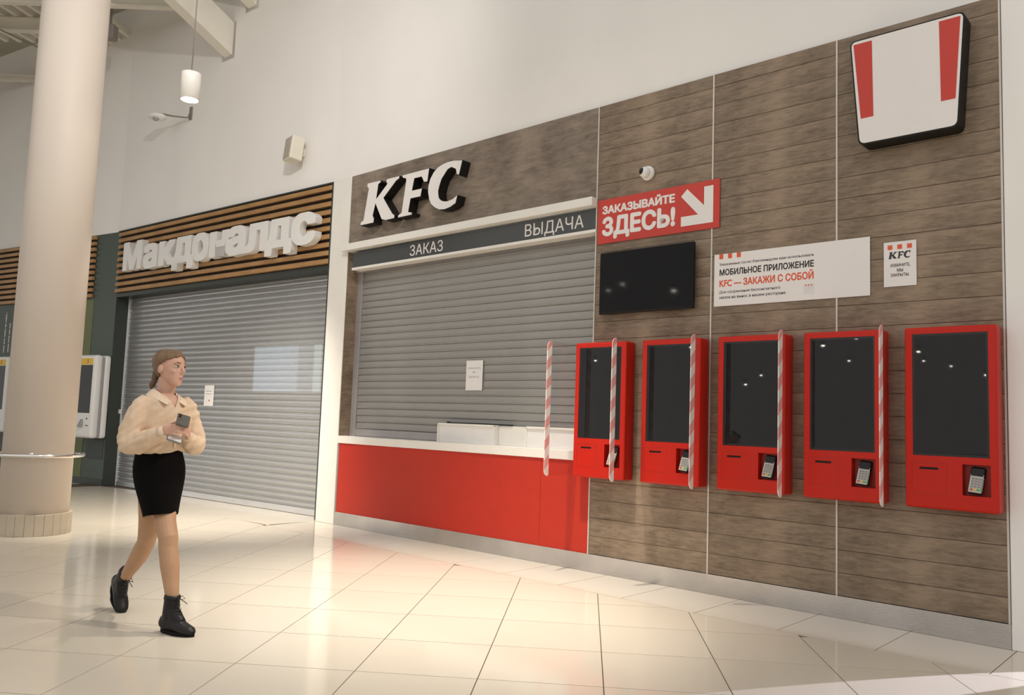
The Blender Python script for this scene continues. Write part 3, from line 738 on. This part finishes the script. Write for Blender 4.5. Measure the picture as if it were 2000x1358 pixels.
# ================================================================== LAMPS
def pendant(x, y, z, power, label, aim=None, size=75, blend=.6, drop=0., color=(1, .905, .78), r=.095):
    p = empty('pendant_lamp', label, 'lamp', None); p.location = (x, y, z)
    obj('lamp_housing', lathe(bmesh.new(), [(r * .2, .29), (r, .285), (r * 1.02, .27), (r * 1.02, .0), (r * .9, 0), (r * .88, .045)], 32), W_TRIM, p)
    obj('lamp_lens', lathe(bmesh.new(), [(.0, .012), (r * .88, .012), (r * .88, .03), (0, .03)], 32), M_LAMP, p)
    cb_ = bmesh.new(); tube(cb_, [(0, 0, .285), (.004, 0, 1.4), (0, 0, ZC - z)], .007, 8); obj('lamp_cable', cb_, M_CABLE, p)
    ld = bpy.data.lights.new('lamp_light', 'SPOT'); ld.energy = power; ld.color = color; ld.spot_size = R(size); ld.spot_blend = blend; ld.shadow_soft_size = .07
    l = bpy.data.objects.new('lamp_light', ld); link(l, p); l.location = (0, 0, -.01)
    if aim is not None:
        d = Vector(aim) - Vector((x, y, z)); l.rotation_euler = d.to_track_quat('-Z', 'Y').to_euler()
    return p
pendant(-3.43, 8.30, 4.47, 1700, 'white cylinder pendant lamp glowing in front of the wall beside the column', aim=(-3.9, 10.4, 0), size=72, blend=1.)
pendant(-.30, 6.05, 4.95, 1500, 'white cylinder pendant lamp hanging before the red counter', aim=(-.5, 6.35, 0), size=62, blend=1.)
pendant(2.6, 3.9, 4.9, 680, 'white cylinder pendant lamp hanging before the end kiosk', aim=(-1.6, 5.2, 0.6), size=60)
wl4 = pendant(-1.5, 4.0, 6.4, 1000, 'added pendant lamp, out of view, brightening the white left wall', aim=(-5.6, 12.3, 4.6), size=95, blend=1., color=(1, .95, .90)); wl4.children[-1].data.shadow_soft_size = .09  # extra lamp added above the view to wash the left wall
# lamps far down the hall, seen mirrored in the dark screens
lensm = None
for k in range(44):
    az = R(random.uniform(191, 219)); s_ = random.uniform(22, 46); x, y = 7.914 + math.cos(az) * s_, 8.70 + math.sin(az) * s_; z = min(7.3, 1.28 + s_ * random.uniform(.045, .17))
    p = empty('pendant_lamp', 'small pendant lamp hanging far down the hall', 'lamp', 'pendant lamps far down the hall'); p.location = (x, y, z)
    if lensm is None:
        h_ = obj('lamp_housing', lathe(bmesh.new(), [(.02, .20), (.06, .19), (.06, .02), (.055, 0)], 16), W_TRIM, p); l_ = obj('lamp_lens', lathe(bmesh.new(), [(.05, .01), (.048, -.02), (.03, -.035), (.01, -.04)], 16), M_LAMP, p); lensm = (h_.data, l_.data)
    else: link(bpy.data.objects.new('lamp_housing', lensm[0]), p); link(bpy.data.objects.new('lamp_lens', lensm[1]), p)
# added unseen floodlight standing in for light leaking from a gap past the kiosks
sf = empty('added_floodlight', 'added floodlight, out of view, standing in for cold light from a gap past the end kiosk', 'floodlight'); FK.put(sf, 7.25, .012, 1.75)
obj('added_flood_case', bx(bmesh.new(), -.06, .06, -.14, -.03, -.06, .06, bev=.008), M_BLACK, sf); obj('added_flood_bracket', bx(bmesh.new(), -.02, .02, -.04, 0, -.03, .03), M_BLACK, sf)
ld = bpy.data.lights.new('added_streak_light', 'SPOT'); ld.energy = 150; ld.color = (.80, .80, 1.0); ld.use_square = True; ld.spot_size = R(64); ld.spot_blend = .03; ld.shadow_soft_size = .008
l = link(bpy.data.objects.new('added_streak_light', ld)); l.scale = (.12, 1, 1)
src = Vector((3.20, 4.70, 1.73)); l.location = src; d = (Vector((2.05, 4.30, 0)) - src).normalized()
zx = -d; xx = Vector((0, 0, 1)).cross(zx).normalized(); yy = zx.cross(xx)
l.rotation_euler = Matrix((xx, yy, zx)).transposed().to_euler(); l.parent = sf; bpy.context.view_layer.update(); l.matrix_parent_inverse = sf.matrix_world.inverted()
bc = bmesh.new(); tube(bc, [(-9.2, 12.6, 7.55), (-7.77, 12.9, 7.0)], .012, 8); obj('brace_rod', bc, M_CABLE, ceil)

# ================================================================== PERSON
SKIN = mat('skin', (.60, .36, .27), .5, var=.05, scale=25, spec=.4)
TIGHTS = mat('tan_tights', (.42, .245, .14), .55, var=.05, scale=12)
BLOUSE = mat('cream_blouse', (.66, .50, .355), .75, var=.06, scale=9, bump=.25, bscale=18)
COLLAR = mat('cream_collar', (.72, .57, .43), .7, var=.04, scale=9)
SKIRT = mat('black_skirt', (.004, .0035, .0035), .9, var=.1, spec=.08)
BOOT = mat('black_leather', (.012, .011, .012), .42, var=.15, scale=20, bump=.1, bscale=60, spec=.25)
SOLE = mat('black_rubber', (.007, .007, .007), .8, spec=.15)
LACE = mat('black_lace', (.02, .02, .02), .8)
HAIR = wood_mat('brown_hair', (.075, .042, .020), (.21, .125, .062), sx=30, sz=5, rough=.5, rnd=False)
EYEW = mat('eye_white', (.62, .57, .54), .3); IRIS = mat('brown_iris', (.05, .025, .015), .2); BROW = mat('brow_hair', (.20, .11, .06), .8); LIPS = mat('lips', (.50, .20, .17), .45)
person = empty('person', 'woman in cream blouse and black skirt walking with a phone in her hands', 'person')
person.location = (-2.1, 5.08, 0); person.rotation_euler = (0, 0, R(22.386))

def ell(bm, c, rad, M=None):
    b = bmesh.ops.create_uvsphere(bm, u_segments=20, v_segments=14, radius=1)
    T = Matrix.Translation(c) @ (M or Matrix.Identity(4)) @ Matrix.Diagonal((*rad, 1))
    for v in b['verts']: v.co = T @ v.co
def fuse(bm, vox, it=6, fac=.5):
    bmesh.ops.recalc_face_normals(bm, faces=bm.faces)
    o = obj('tmp', bm); m = o.modifiers.new('r', 'REMESH'); m.mode = 'VOXEL'; m.voxel_size = vox; m.use_smooth_shade = True
    s = o.modifiers.new('s', 'SMOOTH'); s.factor = fac; s.iterations = it
    me = bake(o); bpy.data.objects.remove(o)
    for p in me.polygons: p.use_smooth = True
    return me
TF = Vector((.62, -.785, 0)); TL = Vector((.785, .62, 0))           # torso forward / her left
HF = Vector((.76, -.65, 0)); HL = Vector((.65, .76, 0)); HC = Vector((-.004, -.012, 1.527))
HR = Matrix((HF, HL, Vector((0, 0, 1)))).transposed().to_4x4()
HM = Matrix.Translation(HC) @ HR @ Matrix.Rotation(R(3), 4, 'Y')
def ring_loft(bm, rings, M, n=28):    # rings: (z, forward centre, half depth, half width)
    L = []
    for (z, c, hd, hw) in rings:
        L.append([bm.verts.new(M @ Vector((c + hd * math.cos(2 * math.pi * k / n), hw * math.sin(2 * math.pi * k / n), z))) for k in range(n)])
    for i in range(len(L) - 1):
        for k in range(n): bm.faces.new((L[i][k], L[i][(k + 1) % n], L[i + 1][(k + 1) % n], L[i + 1][k]))
    bm.faces.new(L[0]); bm.faces.new(L[-1])
HEAD = [(-.108, .062, .014, .016), (-.100, .056, .030, .026), (-.086, .046, .045, .036), (-.066, .031, .062, .047), (-.042, .015, .079, .057), (-.012, .004, .090, .066), (.02, .0, .094, .071), (.048, -.003, .093, .072), (.074, -.006, .082, .064), (.092, -.008, .062, .049), (.103, -.010, .036, .030), (.108, -.010, .012, .012)]
bm = bmesh.new()
ring_loft(bm, HEAD, HM)
def hv(f, l, z): return HM @ Vector((f, l, z))
tube(bm, [hv(.080, 0, .030), hv(.093, 0, .010), hv(.108, 0, -.014), hv(.106, 0, -.026)], [.008, .009, .012, .008], 12)      # nose
for s in (-1, 1): ell(bm, hv(.094, s * .010, -.022), (.010, .008, .007)); ell(bm, hv(.074, s * .030, .030), (.016, .022, .007), HR)
for s in (-1, 1): ell(bm, hv(.060, s * .036, -.018), (.022, .018, .020), HR)           # cheeks
ell(bm, hv(.090, 0, -.052), (.010, .022, .006), HR); ell(bm, hv(.087, 0, -.063), (.010, .018, .006), HR); ell(bm, hv(.074, 0, -.094), (.016, .018, .014), HR)
for s in (-1, 1): ell(bm, hv(-.008, s * .072, -.008), (.017, .008, .030), HR)          # ears
tube(bm, [(-.022, .030, 1.30), (-.020, .024, 1.37), (-.012, .012, 1.42), (-.006, .004, 1.47)], [.064, .055, .052, .054], 20)
# torso inside the blouse
def tor(z, hw, hd, off=(-.022, .0)): return (Vector((off[0], off[1], z)), (hw, hd))
TR = [tor(1.362, .070, .058), tor(1.34, .125, .074), tor(1.315, .150, .088), tor(1.26, .158, .102), tor(1.18, .150, .105), tor(1.10, .132, .098), tor(1.04, .118, .085), tor(.96, .118, .092), tor(.88, .118, .09), tor(.82, .10, .08)]
tube(bm, [t[0] for t in TR], [t[1] for t in TR], 28, up=TL)
def limb(pts, r): tube(bm, pts, r, 18)
limb([(-.135, -.085, 1.30), (-.175, -.112, 1.19), (-.195, -.12, 1.075)], [.048, .044, .036]); limb([(-.195, -.12, 1.075), (-.10, -.20, 1.115), (-.012, -.272, 1.148)], [.037, .036, .024])
limb([(.095, .09, 1.315), (.145, .085, 1.19), (.172, .07, 1.065)], [.048, .044, .036]); limb([(.172, .07, 1.065), (.150, -.03, 1.09), (.120, -.135, 1.118)], [.037, .036, .024])
# legs
limb([(.020, .03, .88), (.020, -.05, .74), (.034, -.14, .61), (.056, -.198, .52), (.058, -.205, .47), (.074, -.232, .37), (.090, -.262, .26), (.102, -.285, .17), (.104, -.29, .10)], [.072, .070, .060, .056, .054, .054, .043, .035, .034])
limb([(-.060, -.03, .88), (-.058, .02, .74), (-.056, .06, .60), (-.060, .095, .50), (-.066, .115, .455), (-.100, .168, .37), (-.134, .218, .30), (-.163, .257, .245), (-.172, .270, .222)], [.072, .072, .062, .056, .054, .054, .044, .036, .034])
# hands
def finger(P, r=.0071): tube(bm, P, [r * 1.05, r * 1.05, r, r * .8][:len(P)] if len(P) < 5 else r, 10); ell(bm, P[-1], (r * .85,) * 3)
tube(bm, [(-.016, -.270, 1.146), (.004, -.285, 1.154), (.030, -.297, 1.158), (.038, -.300, 1.158)], [(.024, .016), (.032, .016), (.033, .015), (.028, .012)], 16, up=(0, 0, 1))
for i in range(4):
    dz = -.0168 * i; L = (1.0, 1.08, 1.0, .82)[i]
    finger([(.030, -.300, 1.183 + dz), (.030 + .020 * L, -.322, 1.184 + dz), (.030 + .038 * L, -.330, 1.180 + dz), (.030 + .052 * L, -.326, 1.174 + dz)])
finger([(.004, -.285, 1.170), (.020, -.268, 1.188), (.044, -.266, 1.198), (.060, -.272, 1.204)], .0085)
tube(bm, [(.121, -.130, 1.117), (.123, -.160, 1.125), (.124, -.200, 1.140), (.120, -.225, 1.146)], [(.024, .016), (.031, .016), (.034, .015), (.030, .012)], 16, up=(0, 0, 1))
for i in range(4):
    dz = -.0170 * i; L = (.95, 1.08, 1.0, .80)[i]
    finger([(.120, -.222, 1.172 + dz), (.1195, -.268, 1.176 + dz), (.106, -.312, 1.186 + dz), (.106 - .030 * L, -.326, 1.198 + dz)])
finger([(.118, -.165, 1.150), (.104, -.205, 1.175), (.092, -.238, 1.192), (.086, -.258, 1.204)], .0085)
body = fuse(bm, .0034, 4)
body.materials.append(SKIN); body.materials.append(TIGHTS)
for p in body.polygons: p.material_index = 1 if p.center.z < .9 else 0
obj('body', body, None, person)
# face details
def blob(name, c, rad, m, M=HR):
    b = bmesh.new(); ell(b, c, rad, M); return obj(name, b, m, person, smooth=True)
for s in (-1, 1):
    e = blob('eye', hv(.078, s * .031, .012), (.0105, .0145, .0075), EYEW)
    b = bmesh.new(); ell(b, hv(.0865, s * .030, .012), (.004, .0066, .0068), HR); obj('iris', b, IRIS, e, smooth=True)
    b = bmesh.new(); tube(b, [hv(.083, s * .046, .013), hv(.089, s * .034, .0205), hv(.091, s * .020, .016)], [.0014, .0022, .0014], 8); obj('eyelid_line', b, BROW, e)
    b = bmesh.new(); tube(b, [hv(.076, s * .052, .030), hv(.088, s * .036, .038), hv(.0945, s * .018, .034)], [.0016, .0034, .003], 8); obj('eyebrow', b, BROW, person, smooth=True)
b = bmesh.new(); tube(b, [hv(.084, -.022, -.056), hv(.095, -.010, -.0525), hv(.0985, 0, -.0535), hv(.095, .010, -.0525), hv(.084, .022, -.056)], [.002, .0042, .0042, .0042, .002], 8)
tube(b, [hv(.083, -.020, -.060), hv(.0925, -.009, -.0635), hv(.095, 0, -.0640), hv(.0925, .009, -.0635), hv(.083, .020, -.060)], [.002, .0045, .005, .0045, .002], 8); obj('lips', b, LIPS, person)
b = bmesh.new(); tube(b, [hv(.086, -.021, -.0575), hv(.0965, 0, -.0585), hv(.086, .021, -.0575)], [.0012, .0018, .0012], 6); obj('mouth_line', b, IRIS, person)
# hair
b = bmesh.new(); n = 56; lev = [(-.085 + .0058 * k) for k in range(36)]
def head_at(z):
    z = min(max(z, HEAD[0][0]), HEAD[-1][0])
    for a, c in zip(HEAD[:-1], HEAD[1:]):
        if a[0] <= z <= c[0]:
            t = (z - a[0]) / (c[0] - a[0]); return [a[i] + (c[i] - a[i]) * t for i in range(4)]
L = []
for z in lev:
    _, c, hd, hw = head_at(min(z, .100)); g = .013 if z < .06 else .013
    if z > .092: f_ = max(0., 1 - ((z - .092) / .0285) ** 2) ** .5; c, hd, hw = -.008, .075 * f_ - .013, .062 * f_ - .013
    back = .012 if -.06 < z < .06 else .006
    L.append([Vector((c - back / 2 * (1 - math.cos(2 * math.pi * k / n)) * .6 + (hd + g) * math.cos(2 * math.pi * k / n), (hw + g) * math.sin(2 * math.pi * k / n), z)) for k in range(n)])
V = [[b.verts.new(HM @ p) for p in r_] for r_ in L]
def hairy(p):
    f, l, z = p.x, abs(p.y), p.z
    line = .060 + .030 * (1 - min(1, l / .05) ** 2) * 0 + .020 * (1 - min(1, l / .06))            # hairline at the forehead
    if f > -.012:
        t = min(1, (f + .012) / .085); return z > .002 + (line - .002) * t ** .75
    return z > -.085 + max(0, (f + .05)) * 1.0
for i in range(len(L) - 1):
    for k in range(n):
        q = [(i, k), (i, (k + 1) % n), (i + 1, (k + 1) % n), (i + 1, k)]
        if all(hairy(L[a][c]) for a, c in q):
            try: b.faces.new([V[a][c] for a, c in q])
            except ValueError: pass
b.faces.new(V[-1]); bmesh.ops.delete(b, geom=[v for v in b.verts if not v.link_faces], context='VERTS'); bmesh.ops.recalc_face_normals(b, faces=b.faces)
ho = obj('hair', b, HAIR, person, smooth=True); sm = ho.modifiers.new('s', 'SOLIDIFY'); sm.thickness = .012; sm.offset = -1; s2_ = ho.modifiers.new('u', 'SUBSURF'); s2_.levels = 1; s2_.render_levels = 1
b = bmesh.new(); tube(b, [hv(-.088, .0, -.035), hv(-.100, .0, -.062), hv(-.098, -.004, -.085), hv(-.108, -.010, -.115), hv(-.112, -.012, -.138)], [.026, .020, .017, .019, .006], 16); obj('ponytail', b, HAIR, ho)
b = bmesh.new(); tube(b, [hv(-.100, 0, -.066), hv(-.099, -.001, -.076)], .0195, 14); obj('hair_tie', b, LACE, ho)

# blouse
b = bmesh.new()
BR = [tor(1.372, .070, .060), tor(1.352, .118, .078), tor(1.325, .158, .096), tor(1.27, .172, .116), tor(1.20, .172, .126), tor(1.13, .166, .128), tor(1.07, .160, .124), tor(1.035, .154, .119), tor(1.010, .142, .112), tor(1.000, .120, .095)]
tube(b, [t[0] for t in BR], [t[1] for t in BR], 36, up=TL)
tube(b, [(-.115, -.072, 1.318), (-.150, -.098, 1.285), (-.180, -.118, 1.20), (-.203, -.128, 1.11), (-.196, -.136, 1.062), (-.150, -.165, 1.068), (-.095, -.212, 1.098), (-.050, -.243, 1.122), (-.028, -.260, 1.136)], [.050, .056, .060, .064, .066, .064, .056, .044, .033], 22)
tube(b, [(.080, .078, 1.325), (.115, .092, 1.290), (.146, .092, 1.20), (.172, .085, 1.11), (.178, .060, 1.060), (.170, .0, 1.052), (.150, -.055, 1.075), (.132, -.098, 1.100), (.123, -.118, 1.112)], [.050, .056, .060, .062, .062, .060, .054, .043, .033], 22)
bl = fuse(b, .006, 6)
b = bmesh.new(); b.from_mesh(bl)
# soft folds
for v in b.verts:
    p = v.co; w_ = noise.noise(Vector((p.x * 8 + p.z * 9, p.y * 8, p.z * 30 - p.x * 22))) * .009 + noise.noise(Vector((p.x * 40, p.y * 40, p.z * 12))) * .003
    if p.z < 1.33: v.co += v.normal * w_
# open neck
dl = []
for f in b.faces:
    c = f.calc_center_median() - Vector((-.022, 0, 0)); fw = c.dot(TF); la = c.dot(TL); z = c.z
    if fw > .0 and z > 1.285 and abs(la) < (z - 1.285) * .62: dl.append(f)
    elif z > 1.366: dl.append(f)
bmesh.ops.delete(b, geom=dl, context='FACES'); bmesh.ops.delete(b, geom=[v for v in b.verts if not v.link_faces], context='VERTS')
bo = obj('blouse', b, BLOUSE, person, smooth=True); sm = bo.modifiers.new('s', 'SOLIDIFY'); sm.thickness = .003
def tv_(f, l, z): return Vector((-.022, 0, 0)) + TF * f + TL * l + Vector((0, 0, z))
def sheet(name, rows, m, par, th=.004):
    b = bmesh.new(); G = [[b.verts.new(p) for p in r_] for r_ in rows]
    for i in range(len(G) - 1):
        for k in range(len(G[0]) - 1): b.faces.new((G[i][k], G[i][k + 1], G[i + 1][k + 1], G[i + 1][k]))
    o = obj(name, b, m, par, smooth=True); s = o.modifiers.new('s', 'SOLIDIFY'); s.thickness = th; u_ = o.modifiers.new('u', 'SUBSURF'); u_.levels = 2; u_.render_levels = 2; return o
for s in (-1, 1):
    sheet('collar', [[tv_(-.070, s * .005, 1.392), tv_(-.050, s * .052, 1.398), tv_(.0, s * .070, 1.392), tv_(.045, s * .052, 1.365), tv_(.078, s * .022, 1.330)],
                     [tv_(-.092, s * .005, 1.372), tv_(-.072, s * .070, 1.374), tv_(-.002, s * .100, 1.368), tv_(.072, s * .084, 1.350), tv_(.104, s * .040, 1.316)],
                     [tv_(-.100, s * .005, 1.350), tv_(-.080, s * .082, 1.352), tv_(-.004, s * .130, 1.356), tv_(.094, s * .102, 1.322), tv_(.128, s * .066, 1.288)]], COLLAR, bo)
sheet('placket', [[tv_(.090 + .0 * k, -.012, 1.285 - .0), tv_(.091, .012, 1.285)], [tv_(.113, -.013, 1.24), tv_(.113, .013, 1.24)], [tv_(.129, -.013, 1.17), tv_(.129, .013, 1.17)], [tv_(.130, -.013, 1.10), tv_(.130, .013, 1.10)], [tv_(.122, -.013, 1.04), tv_(.122, .013, 1.04)]], COLLAR, bo, .006)
sheet('pocket_flap', [[tv_(.112, .045, 1.235), tv_(.098, .085, 1.235), tv_(.076, .118, 1.235)], [tv_(.126, .045, 1.205), tv_(.114, .085, 1.196), tv_(.088, .120, 1.205)]], COLLAR, bo, .005)
for (c0, c1) in (((-.032, -.257, 1.134), (-.006, -.276, 1.149)), ((.1235, -.114, 1.111), (.1205, -.142, 1.121))):
    b = bmesh.new(); tube(b, [c0, c1], [.034, .030], 20); obj('cuff', b, COLLAR, bo)
# skirt
b = bmesh.new()
SR = [((-.026, 0, 1.052), (.122, .104)), ((-.028, 0, 1.00), (.136, .118)), ((-.024, 0, .94), (.149, .134)), ((-.018, -.004, .88), (.150, .142)), ((-.012, -.014, .81), (.139, .146)), ((-.004, -.030, .73), (.118, .152)), ((.003, -.040, .665), (.104, .158)), ((.006, -.044, .632), (.099, .158))]
rings = tube(b, [Vector(s[0]) for s in SR], [s[1] for s in SR], 40, cap=False, up=(1, 0, 0))
for v in rings[-1]: v.co.z += .010 * max(0, -v.co.y / .19) - .012 * max(0, v.co.y / .1)
so = obj('skirt', b, SKIRT, person, smooth=True); sm = so.modifiers.new('s', 'SOLIDIFY'); sm.thickness = .004; sm.offset = -1; u_ = so.modifiers.new('u', 'SUBSURF'); u_.levels = 1; u_.render_levels = 2
b = bmesh.new(); rr = tube(b, [(-.026, 0, 1.024), (-.026, 0, 1.056)], [(.128, .110), (.120, .102)], 40, cap=False, up=(1, 0, 0)); wo = obj('waistband', b, SKIRT, so, smooth=True); wo.modifiers.new('s', 'SOLIDIFY').thickness = .004
# boots
def boot(M, name):
    b = bmesh.new()
    secs = [(.004, .012, .030, .022, .030), (.02, .012, .034, .032, .045), (.06, .010, .036, .036, .055), (.11, .008, .040, .040, .048), (.15, .006, .044, .045, .037), (.19, .006, .043, .044, .029), (.222, .006, .036, .036, .024), (.243, .008, .024, .020, .015)]
    pts = []; rr_ = []
    for (x, y, zc, hw, hh) in secs: pts.append((x, 0, .004 + hh)); rr_.append((hh, hw))
    tube(b, pts, rr_, 20, up=(0, 0, 1))
    tube(b, [(.058, 0, .05), (.060, 0, .10), (.066, 0, .15), (.070, 0, .205)], [(.048, .036), (.047, .037), (.046, .040), (.045, .041)], 22, up=(1, 0, 0))
    tube(b, [(.075, 0, .13), (.11, 0, .09), (.15, 0, .062)], [.038, .038, .030], 16)
    me = fuse(b, .0045, 5); me.transform(M); o = obj(name, me, BOOT, person, smooth=True)
    b = bmesh.new(); out = []
    for k in range(36):
        a = 2 * math.pi * k / 36; x = .124 + .125 * math.cos(a); wq = .033 + .009 * math.sin((x - .02) / .235 * math.pi) + (.004 if x > .12 else 0); out.append((x, wq * math.sin(a)))
    lo = [b.verts.new((x, y, .006 if .08 < x < .12 else .0)) for x, y in out]; hi = [b.verts.new((x, y, .020)) for x, y in out]
    b.faces.new(list(reversed(lo))); b.faces.new(hi)
    for i in range(36): b.faces.new((lo[i], lo[(i + 1) % 36], hi[(i + 1) % 36], hi[i]))
    b.transform(M); bmesh.ops.recalc_face_normals(b, faces=b.faces); obj('sole', b, SOLE, o)
    b = bmesh.new()
    for k in range(6):
        t = k / 5; x = .118 - .012 * t + (.035 * (1 - t)); z = .098 + .095 * t - (.012 * (1 - t)); w2 = .020
        for s in (-1, 1): tube(b, [(x - .012, s * w2, z - .006), (x + .003, 0, z + .006), (x - .013, -s * w2, z + .010)], .0024, 6)
    for s in (-1, 1):
        tube(b, [(.112, 0, .198), (.128, s * .018, .210), (.142, s * .026, .196), (.126, s * .012, .190), (.112, 0, .196)], .0022, 6); tube(b, [(.112, 0, .198), (.140, s * .012, .186), (.156, s * .03, .165)], .0022, 6)
    b.transform(M); obj('laces', b, LACE, o)
    b = bmesh.new(); tube(b, [(.069, 0, .190), (.071, 0, .212)], [(.049, .045), (.046, .042)], 24, up=(1, 0, 0)); b.transform(M); obj('boot_cuff', b, BOOT, o)
MF = Matrix.Translation((.050, -.236, .001)) @ Matrix.Rotation(R(-46), 4, 'Z')
boot(MF, 'boot')
MB_ = Matrix.Translation((-.187, .318, .004)) @ Matrix.Rotation(R(-66), 4, 'Z') @ Matrix.Rotation(R(46), 4, 'Y') @ Matrix.Translation((-.215, 0, 0))
boot(MB_, 'boot')
# phone and wallet in the hands
def held(name, c, xa, ya, dims, m, label, cat):
    X = Vector(xa).normalized(); Y = Vector(ya); Y = (Y - X * Y.dot(X)).normalized(); Z = X.cross(Y)
    e = empty(name, label, cat); e.matrix_world = Matrix.Translation(person.location) @ Matrix.Rotation(R(22.386), 4, 'Z') @ (Matrix.Translation(c) @ Matrix((X, Y, Z)).transposed().to_4x4()); return e
ph = held('smartphone', (.090, -.296, 1.212), (.96, .05, -.27), (.25, .86, .45), None, None, 'dark grey smartphone held in the woman\'s hands', 'phone')
M_PHONE = mat('phone_case', (.075, .068, .055), .35, var=.2, scale=40)
obj('phone_case', bx(bmesh.new(), -.037, .037, -.062, .062, -.0045, .0045, bev=.004, seg=2), M_PHONE, ph)
b = bmesh.new()
for i in range(2): lathe(b, [(0, .0045), (.008, .0045), (.008, .007), (0, .007)], 16, c=(-.022, .045 - i * .022, 0))
obj('phone_lenses', b, M_BLACK, ph)
obj('phone_screen', bx(bmesh.new(), -.034, .034, -.058, .058, -.0052, -.0045), M_SCREEN, ph)
wa = held('wallet', (.050, -.292, 1.108), (.93, .10, -.33), (.1, .80, .55), None, None, 'small white and grey wallet held under the smartphone', 'wallet')
obj('wallet_cover', bx(bmesh.new(), -.042, .042, -.030, .030, -.010, .0, bev=.002, seg=1), mat('wallet_grey', (.20, .19, .16), .5), wa)
obj('wallet_flap', bx(bmesh.new(), -.036, .040, -.024, .029, .0, .004, bev=.001, seg=1), M_PAPER, wa)
